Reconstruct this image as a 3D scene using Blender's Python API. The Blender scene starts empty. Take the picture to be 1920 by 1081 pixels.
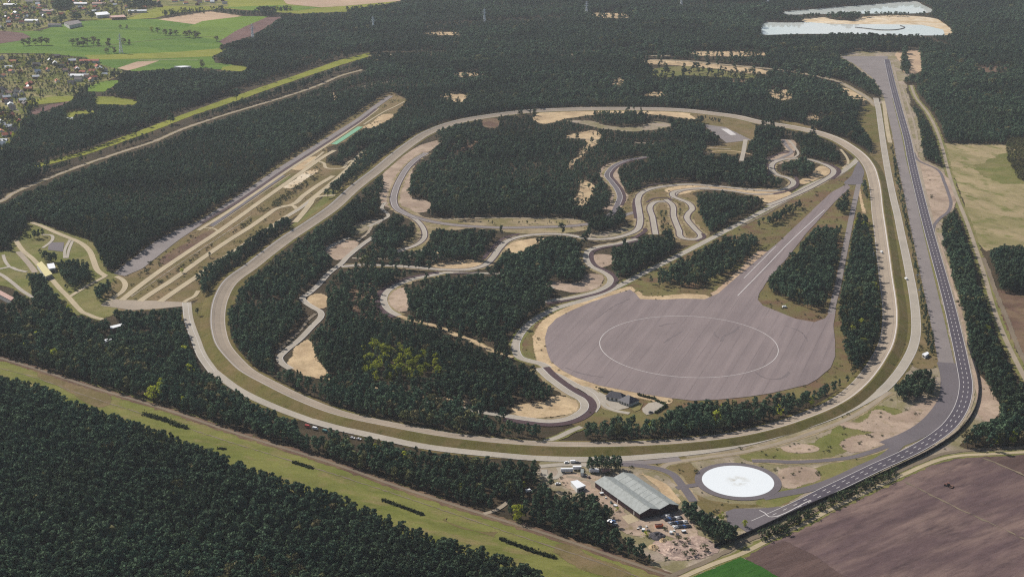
import bpy, math, random
import numpy as np
from mathutils import Vector, geometry

random.seed(7)
RNG = np.random.default_rng(11)
scene = bpy.context.scene
COL = scene.collection

# ------------------------------------------------------------------ camera
CAM_H = 500.0
FOC = 2661.0                      # focal length in pixels of the 1920 wide photograph
PITCH = math.radians(17.975)
SP, CP = math.sin(PITCH), math.cos(PITCH)


def at(u, v, z=0.0):
    """World point on the horizontal plane at height z seen at photo pixel (u, v)."""
    a = (np.asarray(u, float) - 960.0) / FOC
    b = -(np.asarray(v, float) - 540.5) / FOC
    dy = CP + b * SP
    dz = -SP + b * CP
    t = (z - CAM_H) / dz
    return a * t, dy * t


def px(x, y, z):
    zz = np.asarray(z, float) - CAM_H
    zc = y * CP - zz * SP
    yc = y * SP + zz * CP
    return 960.0 + FOC * x / zc, 540.5 - FOC * yc / zc


cam_d = bpy.data.cameras.new('camera')
cam = bpy.data.objects.new('camera', cam_d)
COL.objects.link(cam)
cam.location = (0, 0, CAM_H)
cam.rotation_euler = (math.pi / 2 - PITCH, 0, 0)
cam_d.sensor_width = 36.0
cam_d.lens = 36.0 * FOC / 1920.0
cam_d.clip_start = 1.0
cam_d.clip_end = 60000.0
scene.camera = cam

# ------------------------------------------------------------------ materials
K = 0.60                          # photo brightness -> surface albedo


def lin(c):
    c = c / 255.0
    return c / 12.92 if c <= 0.04045 else ((c + 0.055) / 1.055) ** 2.4


def C(r, g, b, k=K):
    return (lin(r) * k, lin(g) * k, lin(b) * k, 1.0)


class NT:
    def __init__(self, name, rough=0.9, spec=0.2):
        self.m = bpy.data.materials.new(name)
        self.m.use_nodes = True
        self.t = self.m.node_tree
        self.t.nodes.clear()
        self.out = self.t.nodes.new('ShaderNodeOutputMaterial')
        self.b = self.t.nodes.new('ShaderNodeBsdfPrincipled')
        self.b.inputs['Roughness'].default_value = rough
        self.b.inputs['Specular IOR Level'].default_value = spec
        self.t.links.new(self.b.outputs[0], self.out.inputs[0])

    def n(self, kind, **kw):
        nd = self.t.nodes.new(kind)
        for k, v in kw.items():
            setattr(nd, k, v)
        return nd

    def l(self, a, b):
        self.t.links.new(a, b)

    def pos(self, rot=0.0, scale=(1, 1, 1)):
        g = self.n('ShaderNodeNewGeometry')
        mp = self.n('ShaderNodeMapping')
        mp.inputs['Rotation'].default_value = (0, 0, rot)
        mp.inputs['Scale'].default_value = scale
        self.l(g.outputs['Position'], mp.inputs['Vector'])
        if rot:
            mp.inputs['Scale'].default_value = (1, 1, 1)
            m2 = self.n('ShaderNodeMapping')
            m2.inputs['Scale'].default_value = scale
            self.l(mp.outputs[0], m2.inputs['Vector'])
            return m2.outputs[0]
        return mp.outputs[0]

    def noise(self, vec, scale, detail=4.0, rough=0.6, dist=0.0):
        nd = self.n('ShaderNodeTexNoise')
        nd.inputs['Scale'].default_value = scale
        nd.inputs['Detail'].default_value = detail
        nd.inputs['Roughness'].default_value = rough
        nd.inputs['Distortion'].default_value = dist
        self.l(vec, nd.inputs['Vector'])
        return nd.outputs['Fac']

    def ramp(self, fac, lo, hi):
        r = self.n('ShaderNodeMapRange')
        r.inputs['From Min'].default_value = lo
        r.inputs['From Max'].default_value = hi
        self.l(fac, r.inputs['Value'])
        return r.outputs[0]

    def mix(self, fac, a, b):
        m = self.n('ShaderNodeMix', data_type='RGBA')
        if isinstance(fac, float):
            m.inputs[0].default_value = fac
        else:
            self.l(fac, m.inputs[0])
        for s, v in ((6, a), (7, b)):
            if isinstance(v, tuple):
                m.inputs[s].default_value = v
            else:
                self.l(v, m.inputs[s])
        return m.outputs[2]

    def mul(self, col, fac, lo=0.7, hi=1.3):
        """Multiply a colour by a value that runs from lo to hi with fac."""
        r = self.n('ShaderNodeMapRange')
        r.inputs['From Min'].default_value = 0.25
        r.inputs['From Max'].default_value = 0.75
        r.inputs['To Min'].default_value = lo
        r.inputs['To Max'].default_value = hi
        self.l(fac, r.inputs['Value'])
        m = self.n('ShaderNodeVectorMath', operation='SCALE')
        if isinstance(col, tuple):
            m.inputs[0].default_value = col[:3]
        else:
            self.l(col, m.inputs[0])
        self.l(r.outputs[0], m.inputs['Scale'])
        return m.outputs[0]

    def done(self, col):
        if isinstance(col, tuple):
            self.b.inputs['Base Color'].default_value = col
        else:
            self.l(col, self.b.inputs['Base Color'])
        return self.m


SOFT_ARGS = {}


def ground_mat(name, c1, c2, c3, big=0.012, small=0.12, rot=0.0, stretch=1.0, cover=(0.42, 0.6), cover3=(0.55, 0.72), grain=(0.8, 1.2), soft=False, rows=0.0):
    """Three soil or plant colours in patches of two sizes, streaked along one direction if wished."""
    if not soft:
        SOFT_ARGS[name] = (c1, c2, c3, big, small, rot, stretch, cover, cover3, grain, True, rows)
    t = NT(name + ('_fringed' if soft else ''), 0.95, 0.04)
    v = t.pos(rot, (1.0, stretch, 1.0))
    a = t.ramp(t.noise(v, big, 5, 0.62, 0.4), *cover)
    col = t.mix(a, c1, c2)
    b = t.ramp(t.noise(v, small, 4, 0.65), *cover3)
    col = t.mix(b, col, c3)
    col = t.mul(col, t.noise(t.pos(), 0.0045, 3, 0.6), 0.88, 1.12)
    col = t.mul(col, t.noise(v, 0.045, 5, 0.7, 0.8), 0.80, 1.20)
    if rows:
        col = t.mul(col, t.noise(t.pos(rot, (0.006, 1.0, 1.0)), rows, 3, 0.6), 0.91, 1.09)
    g = t.noise(t.pos(), 0.6, 3, 0.7)
    m = t.done(t.mul(col, g, *grain))
    if soft:                                   # patches thin out in tufts towards their rim
        at_ = t.n('ShaderNodeAttribute', attribute_name='rim')
        ad = t.n('ShaderNodeMath', operation='ADD')
        t.l(at_.outputs['Fac'], ad.inputs[0])
        sb = t.n('ShaderNodeMath', operation='MULTIPLY_ADD')
        t.l(t.noise(t.pos(), 0.22, 4, 0.7), sb.inputs[0])
        sb.inputs[1].default_value = 1.6
        sb.inputs[2].default_value = -0.8
        t.l(sb.outputs[0], ad.inputs[1])
        tr = t.n('ShaderNodeBsdfTransparent')
        mx = t.n('ShaderNodeMixShader')
        t.l(t.ramp(ad.outputs[0], 0.42, 0.58), mx.inputs[0])
        t.l(tr.outputs[0], mx.inputs[1])
        t.l(t.b.outputs[0], mx.inputs[2])
        t.l(mx.outputs[0], t.out.inputs[0])
    return m


def road_mat(name, c1, c2, seams=0.0, dark=0.86):
    """Paved strip: UV u runs along in metres, v across in metres; worn wheel tracks, patches and slab joints."""
    t = NT(name, 0.85, 0.25)
    uv = t.n('ShaderNodeUVMap').outputs[0]
    mp = t.n('ShaderNodeMapping')
    mp.inputs['Scale'].default_value = (0.012, 0.7, 1)
    t.l(uv, mp.inputs['Vector'])
    streak = t.noise(mp.outputs[0], 1.0, 4, 0.6)
    col = t.mul(t.mix(t.ramp(streak, 0.35, 0.65), c1, c2), streak, 0.88, 1.12)
    patch = t.noise(t.pos(), 0.03, 4, 0.6)
    col = t.mul(col, patch, dark, 2 - dark)
    col = t.mul(col, t.noise(t.pos(), 0.5, 3, 0.7), 0.9, 1.1)
    if seams:
        sx = t.n('ShaderNodeSeparateXYZ')
        t.l(uv, sx.inputs[0])
        w = t.n('ShaderNodeMath', operation='PINGPONG')
        w.inputs[1].default_value = seams
        t.l(sx.outputs[0], w.inputs[0])
        s = t.ramp(w.outputs[0], 0.0, 0.35)
        m = t.n('ShaderNodeMapRange')
        m.inputs['To Min'].default_value = 0.82
        t.l(s, m.inputs['Value'])
        sc = t.n('ShaderNodeVectorMath', operation='SCALE')
        t.l(col, sc.inputs[0])
        t.l(m.outputs[0], sc.inputs['Scale'])
        col = sc.outputs[0]
    return t.done(col)


def plain(name, c, rough=0.8, spec=0.3, var=0.12, scale=0.8, metal=0.0):
    t = NT(name, rough, spec)
    t.b.inputs['Metallic'].default_value = metal
    return t.done(t.mul(c, t.noise(t.pos(), scale, 3, 0.6), 1 - var, 1 + var))


M = {}
M['floor'] = ground_mat('forest_floor', C(70, 62, 48), C(86, 74, 58), C(60, 62, 40), 0.02, 0.1)
M['heath'] = ground_mat('heath_ground', C(124, 116, 74), C(122, 98, 76), C(108, 112, 58), 0.022, 0.09)
M['heath_green'] = ground_mat('rough_grass', C(118, 120, 66), C(136, 128, 84), C(98, 106, 52), 0.02, 0.12)
M['sandy'] = ground_mat('sandy_ground', C(172, 156, 140), C(144, 135, 100), C(194, 177, 158), 0.022, 0.09, cover=(0.4, 0.58))
M['dry'] = ground_mat('dry_grass', C(122, 110, 72), C(140, 120, 90), C(102, 96, 54), 0.02, 0.10)
M['bank'] = ground_mat('bank_grass', C(112, 106, 60), C(126, 110, 74), C(92, 92, 46), 0.03, 0.12)
M['sand'] = ground_mat('bare_sand', C(216, 190, 152), C(192, 166, 132), C(166, 148, 108), 0.03, 0.12, cover3=(0.56, 0.72))
M['whitesand'] = ground_mat('white_sand', C(236, 218, 190), C(216, 190, 152), C(240, 228, 206), 0.02, 0.06)
M['pinksand'] = ground_mat('pinkish_gravel', C(192, 170, 150), C(172, 150, 132), C(150, 134, 104), 0.03, 0.11, cover3=(0.54, 0.72))
M['meadow'] = ground_mat('meadow_grass', C(132, 132, 72), C(114, 119, 58), C(150, 132, 94), 0.014, 0.03, 0.35, 2.2, cover3=(0.5, 0.75))
M['green1'] = ground_mat('crop_green', C(92, 124, 46), C(108, 136, 50), C(82, 110, 44), 0.005, 0.02, 0.2, 3)
M['green2'] = ground_mat('crop_bright', C(116, 142, 50), C(104, 130, 46), C(128, 148, 60), 0.005, 0.02, 0.2, 3)
M['yellowgreen'] = ground_mat('crop_yellow', C(148, 150, 62), C(132, 138, 54), C(160, 154, 80), 0.006, 0.03, 0.2, 3)
M['tanfield'] = ground_mat('tan_field', C(206, 178, 148), C(192, 164, 138), C(216, 192, 160), 0.006, 0.03, 0.3, 4)
M['pinkfield'] = ground_mat('pink_field', C(200, 170, 146), C(188, 164, 136), C(208, 184, 156), 0.004, 0.02, 0.0, 5)
M['brownfield'] = ground_mat('brown_field', C(118, 92, 88), C(130, 102, 96), C(106, 84, 80), 0.01, 0.05, 0.3, 4)
M['plough'] = ground_mat('ploughed_soil', C(108, 89, 89), C(140, 118, 110), C(92, 76, 77), 0.007, 0.03, -0.62, 4, (0.42, 0.62), (0.48, 0.72), (0.9, 1.1), rows=0.30)
M['plough_dark'] = ground_mat('dark_ploughed_soil', C(98, 80, 76), C(112, 92, 86), C(88, 72, 70), 0.01, 0.05, -0.62, 6)
M['bright_grass'] = ground_mat('winter_crop', C(54, 98, 36), C(64, 106, 42), C(46, 86, 30), 0.02, 0.1, -0.62, 4)
M['olivefield'] = ground_mat('olive_field', C(150, 140, 98), C(176, 158, 122), C(122, 124, 70), 0.009, 0.03, 1.2, 1.6, (0.42, 0.58), (0.52, 0.66))
M['rubble'] = ground_mat('rubble_ground', C(186, 160, 146), C(160, 140, 130), C(214, 190, 172), 0.08, 0.35, cover3=(0.5, 0.62))
M['clear'] = ground_mat('clearing_heather', C(112, 88, 76), C(132, 110, 88), C(98, 92, 58), 0.03, 0.12)
M['concrete'] = road_mat('concrete_lane', C(190, 180, 164), C(174, 164, 150), 5.0)
M['concrete_tan'] = road_mat('tan_concrete', C(176, 160, 140), C(164, 149, 131), 6.0)
M['concrete_pale'] = road_mat('pale_concrete', C(204, 186, 152), C(180, 164, 134), 6.0)
M['asphalt'] = road_mat('grey_asphalt', C(148, 138, 134), C(136, 127, 125))
M['asphalt_mid'] = road_mat('mid_asphalt', C(118, 110, 112), C(110, 102, 106))
M['asphalt_dark'] = road_mat('dark_asphalt', C(92, 84, 94), C(84, 78, 88))
M['red_strip'] = road_mat('red_runoff', C(84, 60, 64), C(76, 56, 60))
M['dirt'] = road_mat('dirt_track', C(176, 160, 140), C(160, 146, 124), dark=0.8)
M['dirt_brown'] = road_mat('brown_track', C(140, 124, 104), C(126, 112, 92), dark=0.8)
M['white_paint'] = plain('white_paint', C(222, 216, 212), 0.7, 0.3, 0.08)
M['greenpaint'] = plain('green_strip', C(132, 186, 150), 0.8, 0.2, 0.1, 0.3)
M['verge'] = ground_mat('verge_ground', C(170, 152, 122), C(138, 128, 86), C(188, 168, 138), 0.03, 0.12)
M['verge_grass'] = ground_mat('verge_grass', C(126, 126, 72), C(142, 132, 88), C(108, 114, 58), 0.03, 0.14)


M['village'] = ground_mat('garden_ground', C(108, 114, 56), C(154, 142, 98), C(84, 98, 44), 0.02, 0.04)


def pad_mat():
    t = NT('pad_asphalt', 0.85, 0.25)
    x0, y0 = at(1119, 704)
    x1, y1 = at(1233, 571)
    ang = math.atan2(y1 - y0, x1 - x0)
    v = t.pos(-ang)
    sx = t.n('ShaderNodeSeparateXYZ')
    t.l(v, sx.inputs[0])
    st = t.n('ShaderNodeCombineXYZ')
    ml = t.n('ShaderNodeMath', operation='MULTIPLY')
    ml.inputs[1].default_value = 0.006
    t.l(sx.outputs[0], ml.inputs[0])
    t.l(ml.outputs[0], st.inputs[0])
    m2 = t.n('ShaderNodeMath', operation='MULTIPLY')
    m2.inputs[1].default_value = 0.12
    t.l(sx.outputs[1], m2.inputs[0])
    t.l(m2.outputs[0], st.inputs[1])
    lane = t.noise(st.outputs[0], 1.0, 3, 0.5)
    col = t.mix(t.ramp(lane, 0.35, 0.65), C(149, 134, 132), C(135, 121, 120))
    col = t.mul(col, t.noise(t.pos(), 0.012, 5, 0.6), 0.88, 1.12)
    w = t.n('ShaderNodeMath', operation='PINGPONG')
    w.inputs[1].default_value = 6.5
    t.l(sx.outputs[1], w.inputs[0])
    seam = t.ramp(w.outputs[0], 0.0, 0.7)
    brk = t.ramp(t.noise(st.outputs[0], 3.0, 2, 0.5), 0.35, 0.6)
    inv = t.n('ShaderNodeMath', operation='SUBTRACT')
    inv.inputs[0].default_value = 1.0
    t.l(seam, inv.inputs[1])
    am = t.n('ShaderNodeMath', operation='MULTIPLY')
    t.l(inv.outputs[0], am.inputs[0])
    t.l(brk, am.inputs[1])
    am2 = t.n('ShaderNodeMath', operation='MULTIPLY')
    am2.inputs[1].default_value = 0.75
    t.l(am.outputs[0], am2.inputs[0])
    col = t.mix(am2.outputs[0], col, C(112, 100, 100))
    return t.done(t.mul(col, t.noise(t.pos(), 0.4, 3, 0.7), 0.96, 1.04))


M['pad'] = pad_mat()


def skid_mat():
    t = NT('white_skid_surface', 0.9, 0.15)
    cx, cy = 181.8, 1038.6
    g = t.n('ShaderNodeNewGeometry')
    s = t.n('ShaderNodeVectorMath', operation='SUBTRACT')
    s.inputs[1].default_value = (cx, cy, 0)
    t.l(g.outputs['Position'], s.inputs[0])
    ln = t.n('ShaderNodeVectorMath', operation='LENGTH')
    t.l(s.outputs[0], ln.inputs[0])
    nz = t.noise(t.pos(), 0.15, 5, 0.6)
    core = t.ramp(ln.outputs['Value'], 11.0, 3.0)
    a = t.n('ShaderNodeMath', operation='MULTIPLY')
    t.l(core, a.inputs[0])
    t.l(t.ramp(nz, 0.42, 0.6), a.inputs[1])
    col = t.mix(a.outputs[0], C(240, 246, 249, 0.64), C(206, 204, 194))
    return t.done(t.mul(col, nz, 0.985, 1.015))


M['skid'] = skid_mat()


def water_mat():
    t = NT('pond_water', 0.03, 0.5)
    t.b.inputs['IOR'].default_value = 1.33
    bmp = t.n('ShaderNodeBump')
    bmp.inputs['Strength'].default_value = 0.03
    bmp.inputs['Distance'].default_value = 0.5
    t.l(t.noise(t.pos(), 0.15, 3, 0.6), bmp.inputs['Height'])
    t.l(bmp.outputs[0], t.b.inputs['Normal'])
    return t.done(t.mix(t.ramp(t.noise(t.pos(), 0.004, 3, 0.5), 0.4, 0.6), C(236, 238, 232, 0.70), C(222, 232, 226, 0.70)))  # whitish base colour carries part of the bright sky reflection


M['water'] = water_mat()


def leaf_mat(name, a, b, c, trans=0.12):
    """Foliage: shade varies from plant to plant and over the wood."""
    t = NT(name, 0.95, 0.03)
    oi = t.n('ShaderNodeObjectInfo')
    col = t.mix(oi.outputs['Random'], a, b)
    big = t.ramp(t.noise(t.pos(), 0.012, 4, 0.6), 0.45, 0.68)
    col = t.mix(big, col, c)
    vo = t.n('ShaderNodeTexVoronoi')
    vo.inputs['Scale'].default_value = 0.0055
    t.l(t.pos(0.4), vo.inputs['Vector'])
    sv = t.n('ShaderNodeSeparateXYZ')
    t.l(vo.outputs['Color'], sv.inputs[0])
    col = t.mul(col, sv.outputs[0], 0.80, 1.22)
    col = t.mul(col, t.noise(t.pos(), 0.7, 2, 0.6), 0.6, 1.4)
    tr = t.n('ShaderNodeBsdfTranslucent')
    t.l(col, tr.inputs[0])
    t.l(col, t.b.inputs['Base Color'])
    mx = t.n('ShaderNodeMixShader')
    mx.inputs[0].default_value = trans
    t.l(t.b.outputs[0], mx.inputs[1])
    t.l(tr.outputs[0], mx.inputs[2])
    t.l(mx.outputs[0], t.out.inputs[0])
    return t.m


M['needles'] = leaf_mat('pine_needles', (0.031, 0.062, 0.042, 1), (0.080, 0.122, 0.068, 1), (0.064, 0.092, 0.052, 1))
M['leaves'] = leaf_mat('spring_leaves', (0.26, 0.30, 0.04, 1), (0.38, 0.40, 0.05, 1), (0.30, 0.32, 0.05, 1), 0.35)
M['bare'] = leaf_mat('budding_twigs', (0.10, 0.105, 0.045, 1), (0.14, 0.115, 0.06, 1), (0.11, 0.125, 0.05, 1))
M['shrub'] = leaf_mat('shrub_leaves', (0.05, 0.065, 0.028, 1), (0.075, 0.075, 0.04, 1), (0.06, 0.07, 0.03, 1))
M['bark'] = plain('bark', (0.13, 0.09, 0.07, 1), 0.95, 0.1, 0.2)
M['hedge'] = leaf_mat('hedge_leaves', (0.03, 0.045, 0.022, 1), (0.04, 0.055, 0.026, 1), (0.036, 0.05, 0.024, 1), 0.05)
M['darkwall'] = plain('dark_red_cladding', C(70, 46, 52), 0.7)


def hall_roof_mat():
    t = NT('corrugated_grey_roof', 0.6, 0.3)
    a = math.radians(32)
    big = t.noise(t.pos(a, (0.35, 0.02, 1)), 1.0, 3, 0.6)
    col = t.mix(t.ramp(big, 0.4, 0.6), C(168, 173, 170), C(154, 159, 155))
    return t.done(t.mul(col, t.noise(t.pos(a, (2.2, 0.1, 1)), 1.0, 3, 0.7), 0.86, 1.14))


M['greyroof'] = hall_roof_mat()
M['tyremark'] = road_mat('tyre_marks', C(122, 110, 110), C(128, 116, 116))
M['whiteroof'] = plain('white_roof_sheet', C(232, 234, 236, 0.75), 0.5, 0.4, 0.05)
M['yellowroof'] = plain('pale_yellow_roof', C(224, 212, 150), 0.7)
M['salmonroof'] = plain('salmon_roof', C(200, 160, 146), 0.7)
M['slate'] = plain('slate_roof', C(66, 64, 76), 0.6)
M['whitewall'] = plain('white_wall', C(222, 220, 214, 0.7), 0.8)
M['brick'] = plain('brick_wall', C(150, 104, 88), 0.9)
M['redtile'] = plain('red_roof_tiles', C(196, 110, 84), 0.8, var=0.2)
M['orangetile'] = plain('orange_roof_tiles', C(206, 134, 96), 0.8, var=0.2)
M['greytile'] = plain('grey_roof_tiles', C(120, 112, 112), 0.8, var=0.2)
M['browntile'] = plain('brown_roof_tiles', C(130, 96, 82), 0.8, var=0.2)
M['glass'] = plain('dark_glass', (0.03, 0.035, 0.04, 1), 0.1, 0.6, 0.02)
M['tyre'] = plain('tyre_rubber', (0.02, 0.02, 0.02, 1), 0.9)
M['carwhite'] = plain('white_car_paint', (0.75, 0.75, 0.75, 1), 0.3, 0.5, 0.02)
M['cardark'] = plain('dark_car_paint', (0.03, 0.03, 0.04, 1), 0.3, 0.5, 0.02)
M['carsilver'] = plain('silver_car_paint', (0.35, 0.36, 0.38, 1), 0.3, 0.5, 0.02)
M['carblue'] = plain('blue_car_paint', (0.05, 0.12, 0.3, 1), 0.3, 0.5, 0.02)
M['carred'] = plain('red_car_paint', (0.4, 0.04, 0.03, 1), 0.3, 0.5, 0.02)
M['orange'] = plain('orange_steel', C(214, 108, 56, 0.8), 0.6)
M['teal'] = plain('teal_canvas', C(90, 150, 146), 0.7)
M['steel'] = plain('galvanised_steel', (0.55, 0.57, 0.58, 1), 0.5, 0.5, 0.05)
M['shadewall'] = plain('bank_shade_black', (0.022, 0.02, 0.022, 1), 0.9, 0.1)  # near-black tone carries the shade of the highway bank
M['scrap'] = plain('dark_rubble', (0.06, 0.055, 0.06, 1), 0.9, 0.2, 0.5, 1.5)

# ------------------------------------------------------------------ helpers


def tag(o, label=None, cat=None, group=None, kind=None):
    if label:
        o['label'] = label
    if cat:
        o['category'] = cat
    if group:
        o['group'] = group
    if kind:
        o['kind'] = kind
    return o


def mesh_obj(name, verts, faces, mat, parent=None, uvs=None, smooth=False, link=True):
    me = bpy.data.meshes.new(name)
    me.from_pydata([tuple(map(float, v)) for v in verts], [], [tuple(int(i) for i in f) for f in faces])
    mats = mat if isinstance(mat, (list, tuple)) else [mat]
    for m in mats:
        me.materials.append(m)
    if uvs is not None:
        ul = me.uv_layers.new(name='UVMap')
        li = np.zeros(len(me.loops), dtype=np.int32)
        me.loops.foreach_get('vertex_index', li)
        ul.data.foreach_set('uv', np.asarray(uvs, np.float32)[li].ravel())
    me.update()
    o = bpy.data.objects.new(name, me)
    if link:
        COL.objects.link(o)
    if parent:
        o.parent = parent
    return o


def empty(name, loc, rz=0.0):
    o = bpy.data.objects.new(name, None)
    o.empty_display_size = 1.0
    o.location = loc
    o.rotation_euler = (0, 0, rz)
    COL.objects.link(o)
    return o


class MB:
    """Collects boxes, prisms and bars into one mesh."""

    def __init__(self):
        self.v, self.f = [], []

    def add(self, v, f):
        b = len(self.v)
        self.v += [tuple(p) for p in v]
        self.f += [tuple(i + b for i in q) for q in f]
        return self

    def box(self, x0, x1, y0, y1, z0, z1, taper=0.0):
        t = taper
        v = [(x0, y0, z0), (x1, y0, z0), (x1, y1, z0), (x0, y1, z0), (x0 + t, y0 + t, z1), (x1 - t, y0 + t, z1), (x1 - t, y1 - t, z1), (x0 + t, y1 - t, z1)]
        return self.add(v, [(0, 3, 2, 1), (4, 5, 6, 7), (0, 1, 5, 4), (1, 2, 6, 5), (2, 3, 7, 6), (3, 0, 4, 7)])

    def prism(self, prof, y0, y1):
        """Side outline in x, z swept from y0 to y1."""
        n = len(prof)
        v = [(x, y0, z) for x, z in prof] + [(x, y1, z) for x, z in prof]
        f = [tuple(range(n)), tuple(range(2 * n - 1, n - 1, -1))]
        f += [(i, n + i, n + (i + 1) % n, (i + 1) % n) for i in range(n)]
        return self.add(v, f)

    def bar(self, a, b, r, n=4, r2=None):
        a, b = Vector(a), Vector(b)
        d = (b - a).normalized()
        s = d.cross(Vector((0, 0, 1)) if abs(d.z) < 0.95 else Vector((1, 0, 0))).normalized()
        t = d.cross(s)
        r2 = r if r2 is None else r2
        v = [a + (s * math.cos(q) + t * math.sin(q)) * r for q in [2 * math.pi * i / n for i in range(n)]]
        v += [b + (s * math.cos(q) + t * math.sin(q)) * r2 for q in [2 * math.pi * i / n for i in range(n)]]
        f = [(i, (i + 1) % n, n + (i + 1) % n, n + i) for i in range(n)] + [tuple(range(n - 1, -1, -1)), tuple(range(n, 2 * n))]
        return self.add(v, f)

    def build(self, name, mat, parent=None):
        return mesh_obj(name, self.v, self.f, mat, parent)


def spline(P, step=5.0, closed=False):
    """Catmull-Rom through world points, resampled at an even step."""
    P = np.asarray(P, float)
    n = len(P)
    if n == 2:
        Q = np.linspace(P[0], P[1], 3)
        P = Q
        n = 3
    if closed:
        E = np.vstack([P[-1], P, P[0], P[1]])
        segs = n
    else:
        E = np.vstack([2 * P[0] - P[1], P, 2 * P[-1] - P[-2]])
        segs = n - 1
    out = []
    for i in range(segs):
        p0, p1, p2, p3 = E[i:i + 4]
        # centripetal-like tangents keep uneven spacing smooth
        d1 = np.linalg.norm(p2 - p1) + 1e-6
        d0 = np.linalg.norm(p1 - p0) + 1e-6
        d2 = np.linalg.norm(p3 - p2) + 1e-6
        m1 = ((p1 - p0) / d0 * d1 + (p2 - p1)) * 0.5 if d0 > 1e-3 else (p2 - p1)
        m2 = ((p3 - p2) / d2 * d1 + (p2 - p1)) * 0.5 if d2 > 1e-3 else (p2 - p1)
        k = max(2, int(d1 / step) + 1)
        t = np.linspace(0, 1, k, endpoint=False)[:, None]
        out.append((2 * t**3 - 3 * t**2 + 1) * p1 + (t**3 - 2 * t**2 + t) * m1 + (-2 * t**3 + 3 * t**2) * p2 + (t**3 - t**2) * m2)
    out = np.vstack(out)
    if not closed:
        out = np.vstack([out, P[-1]])
    return out


def normals(L, closed=False):
    if closed:
        d = np.roll(L, -1, 0) - np.roll(L, 1, 0)
    else:
        d = np.gradient(L, axis=0)
    d /= (np.linalg.norm(d, axis=1)[:, None] + 1e-9)
    return np.stack([-d[:, 1], d[:, 0]], 1)      # left normal


def wpts(pts, z=0.0):
    a = np.asarray(pts, float)
    x, y = at(a[:, 0], a[:, 1], z)
    return np.stack([x, y], 1)


# ------------------------------------------------------------------ picture-plane bookkeeping of what stands where
MU, MV, MS = 260, 60, 0.5                    # margins and scale of the planning grid
GW, GH = int((1920 + 2 * MU) * MS), int((1081 + 2 * MV) * MS)
DENS = np.ones((GH, GW), np.float32)         # tree cover
WID = np.zeros((GH, GW), np.int16)           # which wood
KIND = np.zeros((GH, GW), np.int16)          # 0 pine, 1 mixed village trees, 2 shrubs, 3 sparse pines


DENSB = np.ones((GH, GW), np.float32)        # tree cover judged at the stem only
PAVED = np.zeros((GH, GW), np.int16)         # roads, pads, water and crops


def fill(arr, poly, val):
    p = np.asarray(poly, float)
    p = np.stack([(p[:, 0] + MU) * MS, (p[:, 1] + MV) * MS], 1)
    x0, x1 = max(0, int(p[:, 0].min())), min(GW, int(p[:, 0].max()) + 2)
    y0, y1 = max(0, int(p[:, 1].min())), min(GH, int(p[:, 1].max()) + 2)
    if x0 >= x1 or y0 >= y1:
        return
    X, Y = np.meshgrid(np.arange(x0, x1) + 0.5, np.arange(y0, y1) + 0.5)
    ins = np.zeros(X.shape, bool)
    q = np.roll(p, -1, 0)
    for (ax, ay), (bx, by) in zip(p, q):
        if ay == by:
            continue
        c = (ay > Y) != (by > Y)
        ins ^= c & (X < (bx - ax) * (Y - ay) / (by - ay) + ax)
    arr[y0:y1, x0:x1][ins] = val


def sample(arr, u, v):
    i = np.clip(((np.asarray(u) + MU) * MS).astype(int), 0, GW - 1)
    j = np.clip(((np.asarray(v) + MV) * MS).astype(int), 0, GH - 1)
    return arr[j, i]


LAY = {}
SOFT_CATS = ('sand', 'clearing', 'grass', 'heath', 'ground', 'yard', 'meadow', 'field', 'gardens')


def layz(layer):
    LAY[layer] = LAY.get(layer, 0) + 1
    return layer * 0.07 + LAY[layer] * 0.0008


def ragged(L, amp, closed=True):
    if amp <= 0:
        return L
    n = normals(L, closed)
    k = len(L)
    t = np.arange(k)
    w = np.zeros(k)
    for wl, a in ((60, 0.9), (23, 0.6), (9, 0.45), (4, 0.35)):
        c = max(2, int(round(k / wl * 2)))
        ctrl = RNG.normal(0, a, c)
        w += np.interp(t, np.linspace(0, k, c + 1), np.append(ctrl, ctrl[0]))
    return L + n * (w * amp)[:, None]


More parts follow.
